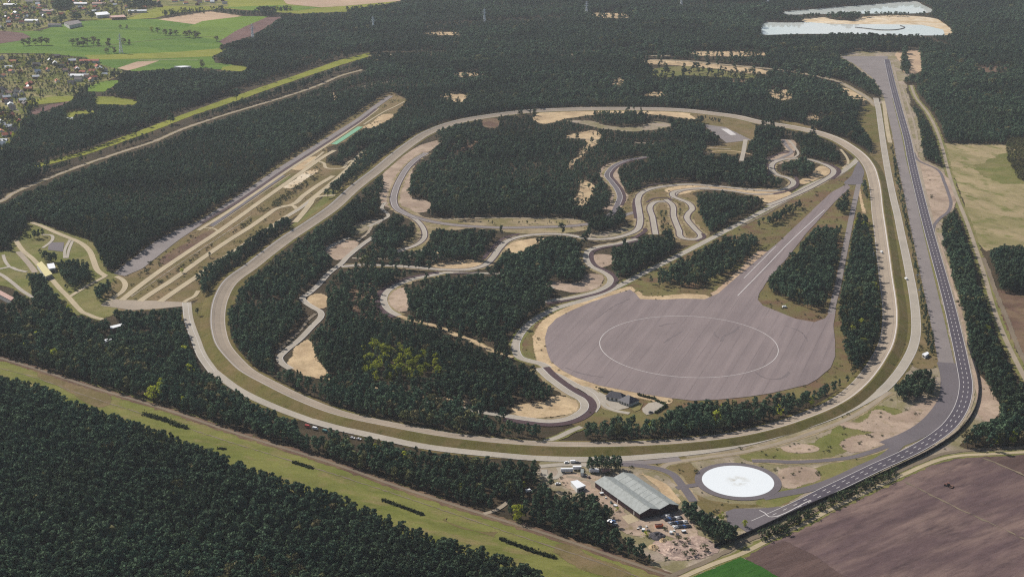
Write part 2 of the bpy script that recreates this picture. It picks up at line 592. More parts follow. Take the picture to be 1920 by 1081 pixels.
def sheet(name, pts, mat, layer, label, cat='ground', rag=1.5, smooth=True, opn=True, step=5.0, world=None):
    """A flat patch of ground with an uneven outline."""
    if world is None:
        L = wpts(pts)
        if smooth:
            L = spline(L, step, True)
        else:
            E = []
            for a, b in zip(L, np.roll(L, -1, 0)):
                k = max(1, int(np.linalg.norm(b - a) / step))
                E.append(a + (b - a) * (np.arange(k) / k)[:, None])
            L = np.vstack(E)
        L = ragged(L, rag)
    else:
        L = world
    z = layz(layer)
    soft = world is None and cat in SOFT_CATS and M[mat].name in SOFT_ARGS
    if soft:
        if mat + '_soft' not in M:
            M[mat + '_soft'] = ground_mat(M[mat].name, *SOFT_ARGS[M[mat].name])
        ar = 0.5 * np.sum(L[:, 0] * np.roll(L[:, 1], -1) - np.roll(L[:, 0], -1) * L[:, 1])
        per = np.sum(np.linalg.norm(L - np.roll(L, 1, 0), axis=1))
        w_ = float(np.clip(abs(ar) / per * 0.5, 0.8, 5.0 if cat != 'field' else 2.5))
        n_ = normals(L, True) * (1 if ar > 0 else -1)
        A_ = L - n_ * w_
        k = len(L)
        tris = [tuple(t) for t in geometry.tessellate_polygon([[Vector((x, y, 0)) for x, y in L]])]
        tris += [(i, (i + 1) % k, k + (i + 1) % k, k + i) for i in range(k)]
        LL = np.vstack([L, A_])
        zz = np.concatenate([np.full(k, z), z - 0.002 - RNG.uniform(0, 0.012, k)])
        o = mesh_obj(name, np.column_stack([LL, zz]), tris, M[mat + '_soft'], uvs=LL)
        for p_ in o.data.polygons:
            if p_.normal.z < 0:
                p_.flip()
        a_ = o.data.attributes.new('rim', 'FLOAT', 'POINT')
        a_.data.foreach_set('value', np.concatenate([np.ones(k), np.zeros(k)]).astype(np.float32))
    else:
        V = [Vector((x, y, 0)) for x, y in L]
        tris = geometry.tessellate_polygon([V])
        o = mesh_obj(name, [(x, y, z) for x, y in L], tris, M[mat], uvs=L)
        o.data.validate()
    flip = [] if soft else [p for p in o.data.polygons if p.normal.z < 0]
    if len(flip) > len(o.data.polygons) / 2:
        o.data.flip_normals()
    tag(o, label, cat, kind='structure')
    if opn:
        u, v = px(L[:, 0], L[:, 1], 0)
        fill(DENS, np.stack([u, v], 1), 0.0 if opn is True else opn)
        if cat in ('paving', 'tarmac', 'road', 'skid pad', 'water', 'field'):
            fill(PAVED, np.stack([u, v], 1), 1)
    return o


def ribbon_mesh(name, L, offs, mat, z, closed=False, zs=None):
    """A strip that follows line L; offs are offsets to the left, zs heights at each offset."""
    n = normals(L, closed)
    k, c = len(L), len(offs)
    s = np.concatenate([[0], np.cumsum(np.linalg.norm(np.diff(L, axis=0), axis=1))])
    V, U = [], []
    for j in range(c):
        o = offs[j]
        P = L + n * (o if np.isscalar(o) else np.asarray(o)[:, None])
        zz = z + (zs[j] if zs else 0.0)
        V.append(np.column_stack([P, np.full(k, zz)]))
        U.append(np.column_stack([s, np.full(k, np.mean(o))]))
    V, U = np.vstack(V), np.vstack(U)
    F = []
    m = k if closed else k - 1
    for j in range(c - 1):
        for i in range(m):
            a, b = j * k + i, j * k + (i + 1) % k
            F.append((b, a, (j + 1) * k + i, (j + 1) * k + (i + 1) % k))
    o = mesh_obj(name, V, F, mat, uvs=U)
    if sum(p.normal.z for p in o.data.polygons) < 0:
        o.data.flip_normals()
    return o


def clear_line(L, half, val=0.0, closed=False, arr=None):
    n = normals(L, closed)
    a, b = L + n * half, L - n * half
    ua, va = px(a[:, 0], a[:, 1], 0)
    ub, vb = px(b[:, 0], b[:, 1], 0)
    m = len(L) if closed else len(L) - 1
    for i in range(m):
        j = (i + 1) % len(L)
        q = np.array([(ua[i], va[i]), (ua[j], va[j]), (ub[j], vb[j]), (ub[i], vb[i])])
        if np.ptp(q[:, 1]) < 4.5 and half > 1.5:           # far strips are thinner than the planning grid
            c0_, c1_ = (q[0] + q[3]) / 2, (q[1] + q[2]) / 2
            x0_, x1_ = min(q[:, 0].min(), c0_[0], c1_[0]) - 1.0, q[:, 0].max() + 1.0
            m_ = q[:, 1].mean()
            fill(DENS if arr is None else arr, [(x0_, m_ - 2.2), (x1_, m_ - 2.2), (x1_, m_ + 2.2), (x0_, m_ + 2.2)], val)
        fill(DENS if arr is None else arr, q, val)


def road(name, pts, width, mat, layer, label, cat='road', verge=0.0, vmat='verge', clear=2.0, lines=None, side=None, z=0.0, step=4.0, closed=False, rag=None, opn=True):
    """Paved or dirt strip. lines: paint stripes as (offset, width). side: (offset, width, material) strips beside it."""
    L = spline(wpts(pts, z), step, closed)
    half = width / 2
    if verge > 0:
        k = len(L)
        lo = -(half + verge) + RNG.normal(0, verge * 0.28, k)
        hi = (half + verge) + RNG.normal(0, verge * 0.28, k)
        vg = ribbon_mesh('verge', L, [lo, hi], M[vmat], layz(3), closed)
        tag(vg, 'verge of sand and thin grass along the ' + label, 'verge', kind='structure')
    if rag:
        k = len(L)
        off = [-half + RNG.normal(0, rag, k), half + RNG.normal(0, rag, k)]
    else:
        off = [-half, half]
    o = ribbon_mesh(name, L, off, M[mat], layz(layer) + z, closed)
    tag(o, label, cat, kind='structure')
    for (a, w, mm) in (side or []):
        s = ribbon_mesh('runoff_strip', L, [a - w / 2, a + w / 2], M[mm], layz(layer) + z, closed)
        tag(s, ('dark red run-off strip beside the ' if mm == 'red_strip' else 'paved strip beside the ') + label, 'run-off', kind='structure')
    if lines:
        mb_v, mb_f = [], []
        for (a, w) in lines:
            n = normals(L, closed)
            p, q = L + n * (a - w / 2), L + n * (a + w / 2)
            b = len(mb_v)
            k = len(L)
            zz = layer * 0.07 + 0.068 + z
            mb_v += [(x, y, zz) for x, y in p] + [(x, y, zz) for x, y in q]
            for i in range(k if closed else k - 1):
                j = (i + 1) % k
                mb_f.append((b + i, b + j, b + k + j, b + k + i))
        ln = mesh_obj('lane_line', mb_v, mb_f, M['white_paint'])
        tag(ln, 'white edge lines painted on the ' + label, 'marking', kind='structure')
    if opn:
        clear_line(L, half + clear + verge * 0.5, 0.0, closed, DENSB if opn == 'base' else DENS)
        clear_line(L, half + 1.5, 1, closed, PAVED)
    return L


# ------------------------------------------------------------------ ground
g = mesh_obj('ground', [(-9000, -800, -0.2), (9000, -800, -0.2), (9000, 16000, -0.2), (-9000, 16000, -0.2)], [(0, 1, 2, 3)], M['floor'])
tag(g, 'brown heath and forest floor under the whole site', 'ground', kind='structure')
# ------------------------------------------------------------------ open ground, fields and sand
S = sheet
# --- left straights zone
S('heath', [(187, 577), (213, 512), (253, 481), (293, 451), (333, 429), (363, 418), (417, 383), (463, 354), (520, 309), (583, 268), (640, 232), (710, 185), (735, 172), (764, 188), (745, 205), (733, 222), (700, 240), (678, 240), (642, 266), (608, 276), (608, 306), (642, 312), (668, 297), (690, 279), (706, 278), (690, 300), (645, 335), (604, 362), (575, 395), (550, 406), (500, 436), (430, 486), (370, 524), (377, 556), (330, 572), (290, 580), (240, 582)], 'dry', 1, 'olive and brown heath between the straight test lanes', 'heath', 1.5, smooth=False)
S('grass_strip', [(345, 600), (383, 556), (430, 512), (480, 478), (545, 428), (590, 385), (640, 352), (690, 305), (705, 308), (640, 372), (580, 425), (520, 470), (470, 515), (440, 560), (420, 600), (424, 640), (440, 676), (500, 720), (580, 756), (700, 788), (840, 812), (980, 828), (1100, 834), (1280, 822), (1400, 806), (1500, 780), (1585, 742), (1640, 700), (1668, 650), (1672, 600), (1715, 600), (1716, 640), (1700, 680), (1660, 730), (1600, 765), (1520, 797), (1400, 832), (1280, 852), (1150, 862), (980, 862), (840, 848), (720, 824), (620, 800), (540, 778), (470, 745), (410, 706), (375, 650), (358, 615)], 'bank', 1, 'olive grass on both sides of the banked oval', 'grass', 2.0)
S('grass_strip', [(520, 468), (560, 425), (600, 392), (640, 362), (630, 352), (590, 388), (548, 422), (500, 462), (440, 505), (400, 545), (412, 550), (450, 520)], 'heath_green', 2, 'green grass strip beside the oval at its left flank', 'grass', 1.0)
S('sand_patch', [(534, 352), (556, 338), (580, 322), (590, 320), (572, 335), (545, 353)], 'whitesand', 4, 'whitish bare sand between the straight lanes', 'sand', 1.0)
S('sand_patch', [(548, 316), (566, 302), (590, 294), (584, 304), (562, 318)], 'sand', 4, 'tan sand between the upper straight lanes', 'sand', 1.2)
S('heath_patch', [(300, 492), (350, 456), (400, 432), (404, 436), (352, 470), (310, 496)], 'clear', 4, 'brown heather strip beside the grey apron of the straight', 'heath', 1.2)
# --- right-hand corridor
S('heath', [(1572, 104), (1600, 97), (1675, 97), (1724, 93), (1727, 132), (1702, 142), (1692, 152), (1706, 190), (1722, 235), (1734, 300), (1767, 318), (1778, 345), (1790, 378), (1783, 394), (1762, 408), (1768, 450), (1786, 520), (1806, 580), (1816, 640), (1832, 700), (1852, 740), (1880, 775), (1852, 792), (1824, 808), (1802, 836), (1820, 844), (1922, 838), (1922, 862), (1800, 864), (1700, 908), (1520, 988), (1400, 1044), (1290, 1090), (1210, 1078), (1240, 1050), (1200, 1030), (1160, 990), (1150, 960), (1120, 935), (1060, 930), (1020, 905), (1010, 885), (1020, 866), (1160, 864), (1347, 846), (1520, 803), (1634, 755), (1694, 710), (1722, 660), (1728, 600), (1712, 520), (1700, 450), (1686, 360), (1672, 290), (1660, 240), (1650, 195), (1655, 175), (1640, 150), (1606, 128)], 'sandy', 1, 'pale sandy ground between the oval and the right-hand highway', 'ground', 2.0, smooth=False)
S('grass_strip', [(1640, 195), (1652, 195), (1665, 280), (1680, 380), (1700, 460), (1716, 540), (1726, 600), (1720, 650), (1700, 690), (1660, 730), (1640, 730), (1668, 680), (1680, 620), (1672, 540), (1660, 450), (1648, 360), (1640, 280)], 'bank', 2, 'olive grass between the oval and the outer road on the right flank', 'grass', 1.2)
S('grass_strip', [(1666, 262), (1680, 262), (1700, 360), (1730, 480), (1752, 580), (1768, 660), (1745, 690), (1722, 690), (1722, 640), (1726, 590), (1708, 500), (1688, 380)], 'dry', 3, 'grass and scrub belt between outer road and grey carriageway', 'grass', 1.0)
S('grass_strip', [(1662, 108), (1672, 150), (1690, 230), (1712, 330), (1735, 440), (1765, 570), (1785, 660), (1796, 720), (1785, 760), (1750, 805), (1690, 840), (1620, 870), (1540, 905), (1440, 950), (1420, 945), (1520, 900), (1640, 850), (1720, 805), (1768, 750), (1776, 690), (1757, 590), (1727, 460), (1704, 340), (1682, 240), (1664, 160)], 'verge_grass', 3, 'narrow olive grass median between the two carriageways', 'grass', 0.8)
S('grass_patch', [(1400, 845), (1480, 842), (1540, 820), (1600, 790), (1650, 765), (1680, 770), (1660, 800), (1640, 822), (1560, 846), (1470, 860), (1410, 858)], 'heath_green', 2, 'thin green grass on the sandy flat above the white skid pad', 'grass', 5.0)
S('sand_patch', [(1460, 838), (1500, 834), (1530, 840), (1515, 846), (1470, 845)], 'pinksand', 4, 'bare sand patch on the flat beside the outer road', 'sand', 2.0)
S('sand_patch', [(1580, 795), (1620, 790), (1650, 770), (1680, 780), (1730, 760), (1758, 745), (1755, 775), (1715, 808), (1650, 830), (1600, 842), (1590, 830), (1650, 810)], 'pinksand', 4, 'pinkish bare sand beside the curve of the grey carriageway', 'sand', 3.0)
S('sand_patch', [(1468, 884), (1500, 878), (1524, 882), (1530, 894), (1500, 906), (1480, 912)], 'pinksand', 4, 'pinkish bare ground at the right rim of the skid pad', 'sand', 1.5)
S('grass_patch', [(1512, 880), (1560, 868), (1620, 860), (1600, 874), (1550, 892), (1520, 900)], 'verge_grass', 2, 'olive grass right of the white skid pad', 'grass', 2.0)
S('heath_patch', [(1210, 862), (1275, 855), (1290, 868), (1302, 880), (1300, 905), (1285, 905), (1262, 885), (1240, 872)], 'dry', 2, 'brownish dry heath left of the white skid pad', 'heath', 1.5)
S('heath_patch', [(1290, 925), (1330, 938), (1400, 946), (1470, 940), (1500, 945), (1420, 950), (1360, 955), (1340, 965), (1310, 945)], 'dry', 2, 'dry heath under the white skid pad', 'heath', 1.5)
S('sandy_lobe', [(1714, 286), (1724, 302), (1752, 314), (1772, 330), (1786, 375), (1780, 394), (1758, 406), (1750, 425), (1742, 420), (1730, 370), (1718, 310)], 'pinksand', 4, 'pinkish sand inside the escape loop beside the highway', 'sand', 1.5)
S('sandy_strip', [(1752, 425), (1766, 460), (1784, 520), (1802, 580), (1812, 630), (1820, 690), (1834, 700), (1872, 770), (1850, 790), (1838, 770), (1832, 725), (1816, 680), (1795, 600), (1775, 520)], 'pinksand', 4, 'pinkish sandy strip outside the highway', 'sand', 1.0)
S('orange_field', [(1690, 97), (1720, 94), (1724, 110), (1727, 130), (1714, 138), (1702, 138), (1694, 122)], 'tanfield', 4, 'bare tan clearing behind the head of the highway', 'sand', 2.0)
S('sand_flat', [(1195, 884), (1220, 890), (1245, 905), (1262, 925), (1272, 942), (1262, 938), (1240, 915), (1212, 897)], 'sand', 4, 'bright bare sand along the right side of the grey hall', 'sand', 2.0)
S('yard', [(1050, 892), (1100, 890), (1130, 896), (1116, 906), (1150, 935), (1200, 978), (1275, 958), (1290, 975), (1300, 1000), (1290, 1010), (1250, 1000), (1220, 995), (1190, 1000), (1160, 985), (1150, 962), (1118, 935), (1085, 920), (1060, 912)], 'pinksand', 4, 'sandy yard around the grey hall', 'yard', 1.5)
S('rubble_ground', [(1222, 1018), (1240, 1010), (1265, 1014), (1300, 1005), (1325, 1015), (1340, 1030), (1310, 1045), (1280, 1050), (1250, 1048), (1230, 1036)], 'rubble', 4, 'pale rubble and sand below the yard', 'ground', 2.0)
S('concrete_apron', [(1165, 968), (1184, 963), (1199, 976), (1178, 983)], 'concrete_pale', 5, 'pale concrete slab at the corner of the grey hall', 'paving', 0.3, smooth=False)
# --- meadow in front
S('meadow', [(-120, 632), (0, 667), (133, 711), (160, 719), (300, 761), (434, 806), (640, 872), (740, 908), (907, 962), (1041, 1004), (1141, 1038), (1241, 1073), (1290, 1092), (1250, 1130), (1010, 1130), (900, 1060), (640, 965), (300, 842), (100, 770), (-120, 728)], 'meadow', 2, 'long mown olive meadow strip crossing the foreground', 'meadow', 1.5, smooth=False, opn=False)
fill(DENS, [(-140, 628), (0, 667), (133, 711), (160, 719), (300, 761), (434, 806), (640, 872), (740, 908), (907, 962), (1041, 1004), (1141, 1038), (1241, 1073), (1290, 1092), (1280, 1150), (1060, 1150), (1040, 1092), (1020, 1073), (960, 1045), (900, 1022), (800, 996), (700, 955), (640, 930), (560, 903), (500, 884), (400, 844), (300, 806), (230, 783), (180, 764), (130, 746), (100, 728), (50, 714), (0, 700), (-140, 655)], 0.0)
for q_, l_ in (([(60, 690), (140, 716), (200, 745), (190, 760), (120, 728), (70, 706)], 'brownish worn patch at the upper end of the meadow'), ([(830, 968), (900, 990), (940, 1004), (900, 1003), (840, 982)], 'dry patch in the lower part of the meadow'), ([(1060, 1030), (1120, 1050), (1180, 1078), (1120, 1070)], 'dry patch at the lower end of the meadow')):
    S('dry_patch', q_, 'dry', 3, l_, 'grass', 3.0)
# --- farmland bottom right
S('field', [(1396, 1038), (1514, 982), (1614, 932), (1691, 895), (1764, 864), (1798, 858), (1844, 855), (1960, 915), (2060, 960), (2060, 1160), (1480, 1160), (1460, 1081)], 'plough', 2, 'large purple-brown ploughed field in the lower right corner', 'field', 0.5, smooth=False)
S('field', [(1846, 857), (1922, 851), (2060, 846), (2060, 990), (1925, 892)], 'plough_dark', 3, 'darker ploughed field at the right edge above the pale track', 'field', 0.5, smooth=False)
S('field', [(1394, 1044), (1470, 1015), (1520, 1040), (1600, 1095), (1640, 1140), (1480, 1140), (1440, 1075)], 'plough_dark', 3, 'dark strip of ploughed soil beside the green crop', 'field', 1.0, smooth=False)
S('field', [(1298, 1083), (1388, 1045), (1420, 1060), (1462, 1084), (1500, 1130), (1230, 1130)], 'bright_grass', 4, 'bright green crop field cut by the bottom edge', 'field', 0.6, smooth=False)
# --- right side fields
S('field', [(1768, 269), (1925, 272), (2060, 276), (2060, 462), (1925, 462), (1880, 458), (1850, 470), (1836, 452), (1815, 400), (1796, 350), (1780, 310)], 'olivefield', 2, 'olive and tan rough field at the right edge', 'field', 1.0, smooth=False)
S('field_patch', [(1840, 300), (1870, 290), (1925, 284), (2000, 290), (2000, 330), (1900, 345), (1850, 330)], 'heath_green', 3, 'greener hollow in the rough field beside the young plantation', 'field', 6.0)
S('field', [(1868, 545), (1925, 556), (2060, 560), (2060, 700), (1925, 660), (1912, 650), (1890, 600)], 'clear', 2, 'brown heather clearing at the right edge', 'heath', 2.0)
# --- vehicle dynamics pad surroundings
S('heath', [(968, 640), (975, 618), (1000, 596), (1040, 574), (1100, 555), (1150, 540), (1207, 510), (1273, 474), (1347, 437), (1440, 389), (1513, 347), (1592, 300), (1614, 318), (1622, 345), (1628, 400), (1632, 470), (1645, 540), (1652, 600), (1648, 640), (1630, 680), (1600, 712), (1550, 738), (1480, 748), (1400, 756), (1300, 760), (1250, 770), (1240, 790), (1180, 800), (1130, 795), (1100, 800), (1070, 790), (1110, 770), (1112, 750), (1070, 716), (1030, 695), (985, 680)], 'heath', 1, 'olive and brown grass around the great asphalt pad', 'grass', 1.5)
S('sand_ring', [(1022, 690), (1008, 660), (1004, 635), (1012, 612), (1034, 592), (1070, 575), (1110, 560), (1150, 546), (1182, 538), (1190, 546), (1110, 572), (1075, 586), (1046, 604), (1028, 630), (1026, 655), (1034, 676), (1052, 692), (1085, 706), (1125, 722), (1200, 738), (1258, 746), (1256, 756), (1200, 746), (1130, 732), (1085, 720), (1050, 706)], 'sand', 4, 'pale sand border curving round the asphalt pad', 'sand', 0.7)
S('sand_strip', [(1334, 553), (1345, 545), (1390, 505), (1432, 470), (1440, 474), (1400, 512), (1352, 556)], 'tanfield', 4, 'tan sand strip along the left edge of the run-up lane', 'sand', 0.6)
S('sand_strip', [(1196, 548), (1205, 556), (1240, 556), (1290, 552), (1325, 556), (1318, 563), (1240, 564), (1200, 563), (1192, 553)], 'sand', 4, 'pale sand lip below the small wood at the pad edge', 'sand', 0.6)
# --- infield clearings
S('sand_bank', [(1000, 220), (1048, 204), (1200, 203), (1290, 208), (1400, 222), (1400, 232), (1300, 224), (1220, 214), (1100, 216), (1060, 222), (1020, 232)], 'sand', 2, 'tan sandy bank inside the far bend of the oval', 'sand', 2.0)
S('clearing', [(1060, 226), (1110, 228), (1130, 235), (1160, 239), (1200, 237), (1235, 229), (1256, 234), (1215, 243), (1180, 246), (1140, 242), (1100, 234)], 'sandy', 2, 'sandy clearing in the infield below the far bend', 'clearing', 2.5)
S('clearing', [(1295, 212), (1370, 220), (1412, 235), (1412, 258), (1402, 270), (1380, 288), (1325, 284), (1322, 274), (1365, 268), (1330, 240), (1310, 226)], 'dry', 2, 'grass clearing with worn tracks around the small test square', 'clearing', 2.0)
S('paved_square', [(1318, 233), (1360, 239), (1409, 263), (1362, 268), (1345, 255)], 'asphalt', 5, 'grey asphalt test square in the infield clearing', 'paving', 0.5, smooth=False)
S('white_patch', [(1352, 242), (1365, 242), (1381, 253), (1370, 254)], 'white_paint', 6, 'white painted patch on the asphalt test square', 'marking', 0.3, smooth=False)
S('clearing', [(1100, 250), (1110, 246), (1118, 262), (1108, 275), (1085, 300), (1068, 318), (1062, 312), (1080, 292), (1096, 270)], 'sand', 2, 'narrow sandy ride through the northern infield wood', 'clearing', 3.0, opn=0.15)
S('clearing', [(1058, 258), (1110, 246), (1122, 250), (1110, 258)], 'sand', 2, 'sandy opening at the head of the infield ride', 'clearing', 2.5, opn=0.1)
S('clearing', [(1092, 340), (1106, 348), (1104, 362), (1086, 384), (1078, 382), (1094, 360)], 'sand', 2, 'curved sandy trail end in the middle infield wood', 'clearing', 2.0, opn=0.1)
S('clearing', [(724, 385), (716, 360), (722, 330), (742, 305), (760, 292), (800, 270), (832, 262), (800, 285), (775, 310), (765, 340), (766, 370), (795, 380), (800, 395), (775, 398), (752, 392)], 'pinksand', 2, 'bare pinkish sand around the western loop of the handling track', 'sand', 2.0)
S('clearing', [(740, 380), (775, 395), (805, 410), (850, 413), (940, 410), (1040, 408), (1085, 413), (1095, 430), (1040, 437), (960, 436), (900, 425), (850, 430), (815, 428), (800, 450), (780, 470), (758, 468), (752, 455), (775, 440), (780, 420), (765, 408)], 'verge', 2, 'sandy grass opening where the western handling roads meet', 'clearing', 2.0)
S('sand_patch', [(815, 500), (840, 493), (870, 489), (893, 490), (896, 498), (853, 503)], 'sand', 4, 'tan sand lens beside the middle handling road', 'sand', 0.8)
S('sand_patch', [(950, 466), (965, 454), (990, 449), (1017, 447), (1005, 458), (987, 466), (970, 474)], 'sand', 4, 'tan sand crescent inside the upper handling bend', 'sand', 0.8)
S('sand_patch', [(1020, 532), (1050, 528), (1072, 532), (1090, 528), (1105, 515), (1122, 515), (1128, 526), (1110, 542), (1080, 548), (1060, 545)], 'pinksand', 4, 'pinkish sand inside the eastern handling bend', 'sand', 1.2)
S('sand_patch', [(1108, 488), (1118, 478), (1135, 478), (1148, 482), (1140, 495), (1128, 500)], 'pinksand', 4, 'sand inside the small S bend', 'sand', 1.0)
S('sand_patch', [(732, 560), (745, 545), (757, 540), (762, 560), (764, 580), (752, 584), (738, 575)], 'pinksand', 4, 'pinkish sand fan inside the left hairpin', 'sand', 0.8)
S('clearing', [(660, 545), (690, 530), (706, 545), (708, 575), (722, 590), (720, 605), (690, 600), (665, 585)], 'clear', 2, 'brown heather clearing outside the left hairpin', 'clearing', 3.0, opn=0.4)
S('sand_patch', [(548, 668), (562, 650), (577, 638), (587, 663), (598, 682), (612, 702), (573, 704), (545, 684)], 'sand', 4, 'large bare sand patch beside the south-west road', 'sand', 2.0)
S('sand_patch', [(578, 565), (590, 552), (600, 551), (605, 577), (590, 577)], 'sand', 4, 'triangular tan sand patch at the south-west road bend', 'sand', 0.7)
S('sand_patch', [(972, 764), (999, 758), (1029, 754), (1038, 744), (1061, 746), (1076, 752), (1079, 763), (1068, 773), (1043, 778), (999, 781), (970, 773)], 'sand', 4, 'tan sand bed inside the southern hairpin', 'sand', 0.8)
S('sand_patch', [(860, 752), (875, 748), (890, 752), (880, 757), (866, 757)], 'sand', 4, 'small oval sand pit in the southern belt of pines', 'sand', 0.5)
S('clearing', [(608, 468), (640, 452), (668, 452), (668, 460), (650, 478), (632, 486), (622, 480)], 'pinksand', 2, 'small sandy parking spot in the western infield', 'sand', 1.5)
S('clearing', [(665, 425), (700, 412), (712, 414), (690, 428), (672, 438)], 'sandy', 2, 'sandy strip between the western woods', 'clearing', 1.0)
S('clearing', [(1196, 355), (1240, 350), (1300, 345), (1380, 352), (1440, 352), (1470, 358), (1440, 374), (1400, 366), (1340, 357), (1300, 362), (1330, 380), (1320, 395), (1328, 440), (1316, 458), (1275, 458), (1262, 420), (1230, 440), (1200, 430)], 'dry', 2, 'grassy ground between the parallel hairpin lanes', 'grass', 1.5)
S('sand_patch', [(1250, 356), (1300, 348), (1380, 356), (1460, 356), (1478, 362), (1440, 378), (1420, 366), (1380, 358), (1320, 354), (1270, 364)], 'sand', 4, 'tan sand along the upper hairpin road', 'sand', 1.5)
S('sand_patch', [(1530, 320), (1540, 312), (1552, 316), (1552, 326), (1535, 334), (1505, 345), (1500, 340), (1525, 328)], 'sand', 4, 'tan sand inside the eastern handling loop', 'sand', 0.8)
S('clearing', [(1128, 318), (1145, 308), (1160, 304), (1158, 316), (1162, 335), (1170, 360), (1178, 372), (1160, 390), (1135, 395), (1150, 370), (1146, 350), (1132, 335)], 'pinksand', 2, 'sandy verge along the northern handling bend', 'sand', 1.2)
S('clearing', [(1105, 440), (1150, 432), (1180, 425), (1190, 436), (1160, 446), (1120, 450)], 'sandy', 2, 'sandy strip at the foot of the hairpin lanes', 'sand', 1.5)
S('clearing', [(1436, 300), (1470, 285), (1476, 280), (1468, 262), (1480, 262), (1486, 285), (1480, 300), (1452, 308)], 'pinksand', 2, 'pinkish sand where the north-east tracks meet', 'sand', 1.0)
S('clearing', [(912, 222), (928, 224), (925, 240), (912, 238)], 'clear', 2, 'brownish ride in the north-west infield wood', 'clearing', 2.0)
S('clearing', [(840, 282), (862, 272), (885, 262), (900, 258), (888, 268), (860, 282)], 'clear', 2, 'brownish open strip in the north-west infield wood', 'clearing', 2.5, opn=0.3)
S('clearing', [(1460, 225), (1500, 232), (1530, 244), (1500, 246), (1470, 238)], 'dry', 2, 'dry grass inside the north-east bend of the oval', 'clearing', 1.5)
# --- clearings north of the oval
for pts, lab in [
    ([(1140, 152), (1158, 146), (1164, 162), (1150, 163)], 'bright sandy cut in the middle wood north of the oval'),
    ([(845, 178), (865, 178), (862, 190), (850, 187)], 'small pale clearing north of the oval bend'),
    ([(850, 137), (900, 135), (925, 138), (890, 143), (860, 144)], 'long tan clearing in the northern wood'),
    ([(1440, 172), (1462, 168), (1482, 178), (1470, 188), (1452, 182)], 'sandy clearing with white heaps in the eastern wood'),
    ([(1366, 148), (1410, 150), (1412, 156), (1372, 155)], 'long brownish clearing in the eastern wood'),
    ([(1208, 172), (1240, 174), (1242, 178), (1214, 178)], 'small pale opening among the northern pines'),
    ([(1508, 216), (1526, 214), (1534, 226), (1514, 228)], 'small tan opening behind the oval bend'),
    ([(1290, 98), (1380, 97), (1430, 99), (1428, 103), (1310, 104)], 'narrow tan field below the pond wood'),
    ([(793, 61), (870, 62), (868, 66), (800, 66)], 'pale narrow clearing in the far pylon wood'),
    ([(1110, 26), (1150, 24), (1190, 32), (1140, 34)], 'tan felled clearing far behind the pylons'),
    ([(1828, 130), (1880, 124), (1890, 136), (1860, 136)], 'reddish clearing in the wood at the right'),
    ([(618, 176), (626, 174), (630, 188), (622, 188)], 'small clearing in the left pine wood'),
    ([(1210, 113), (1290, 116), (1365, 124), (1440, 133), (1436, 138), (1360, 131), (1290, 124), (1215, 119)], 'sandy strip along the outer arc'),
    ([(1570, 160), (1604, 173), (1622, 186), (1612, 188), (1590, 176)], 'sandy bank at the end of the outer arc'),
    ([(1218, 132), (1280, 124), (1360, 134), (1420, 142), (1400, 148), (1300, 142), (1240, 146)], 'young planting in the northern wood'),
]:
    S('clearing', pts, 'heath_green' if 'planting' in lab else 'clear' if 'brown' in lab or 'red' in lab else 'sand', 2, lab, 'clearing', 6.0, opn=0.13)
S('paved_apron', [(1578, 106), (1664, 106), (1667, 140), (1676, 182), (1662, 192), (1650, 167), (1637, 147), (1612, 126)], 'asphalt', 4, 'grey turning apron at the far head of the highway', 'paving', 0.8, smooth=False)
# --- green country at the upper left
S('fields', [(-130, 60), (0, 52), (60, 58), (135, 36), (225, 38), (290, 34), (330, 24), (420, 16), (500, 22), (560, 26), (660, 22), (745, 2), (790, -40), (380, -60), (300, 8), (0, 20)], 'yellowgreen', 1, 'patchwork of spring fields towards the horizon', 'field', 2.0, smooth=False)
S('fields', [(-130, 58), (0, 60), (75, 58), (130, 42), (180, 38), (290, 36), (400, 30), (500, 31), (505, 36), (420, 82), (398, 104), (402, 118), (470, 125), (440, 132), (395, 128), (330, 128), (250, 134), (200, 126), (160, 108), (90, 100), (0, 100), (-130, 105)], 'green1', 2, 'green crop fields around the lone pylon', 'field', 2.0, smooth=False)
S('field', [(297, 37), (340, 30), (393, 22), (453, 30), (420, 38), (367, 46)], 'tanfield', 4, 'tan bare field behind the green crops', 'field', 1.0, smooth=False)
S('field', [(380, 40), (452, 31), (500, 32), (412, 76), (330, 64), (350, 52)], 'green2', 4, 'bright green field left of the brown ploughland', 'field', 1.0, smooth=False)
S('field', [(412, 78), (440, 60), (500, 33), (530, 32), (470, 68), (420, 84)], 'brownfield', 5, 'brown ploughed wedge at the edge of the far pines', 'field', 1.0, smooth=False)
S('field', [(-130, 62), (0, 58), (43, 62), (57, 70), (40, 76), (0, 82), (-130, 86)], 'brownfield', 4, 'purple-brown ploughed field at the left edge', 'field', 1.0, smooth=False)
S('field', [(160, 104), (240, 102), (330, 98), (430, 90), (400, 106), (300, 110), (170, 112)], 'yellowgreen', 4, 'yellow-green crop strip below the lone pylon', 'field', 1.0, smooth=False)
S('field', [(222, 128), (258, 116), (298, 114), (270, 124), (240, 132)], 'pinkfield', 4, 'pale pinkish tilled plot above the pine wood', 'field', 1.0, smooth=False)
S('field', [(600, 14), (640, 12), (750, 2), (760, -30), (480, -40), (540, 8)], 'pinkfield', 4, 'pinkish tilled field at the top edge', 'field', 1.0, smooth=False)
S('field', [(420, 14), (520, 10), (600, 14), (560, 20), (470, 20)], 'green2', 4, 'bright green far field at the top edge', 'field', 1.0, smooth=False)
S('field', [(180, 182), (212, 182), (264, 190), (250, 197), (180, 196)], 'yellowgreen', 4, 'small yellow-green paddock in the left pine wood', 'field', 1.0, smooth=False)
S('field', [(40, 192), (90, 182), (140, 180), (132, 190), (70, 196)], 'yellowgreen', 4, 'yellow-green paddock beside the village', 'field', 1.5, smooth=False)
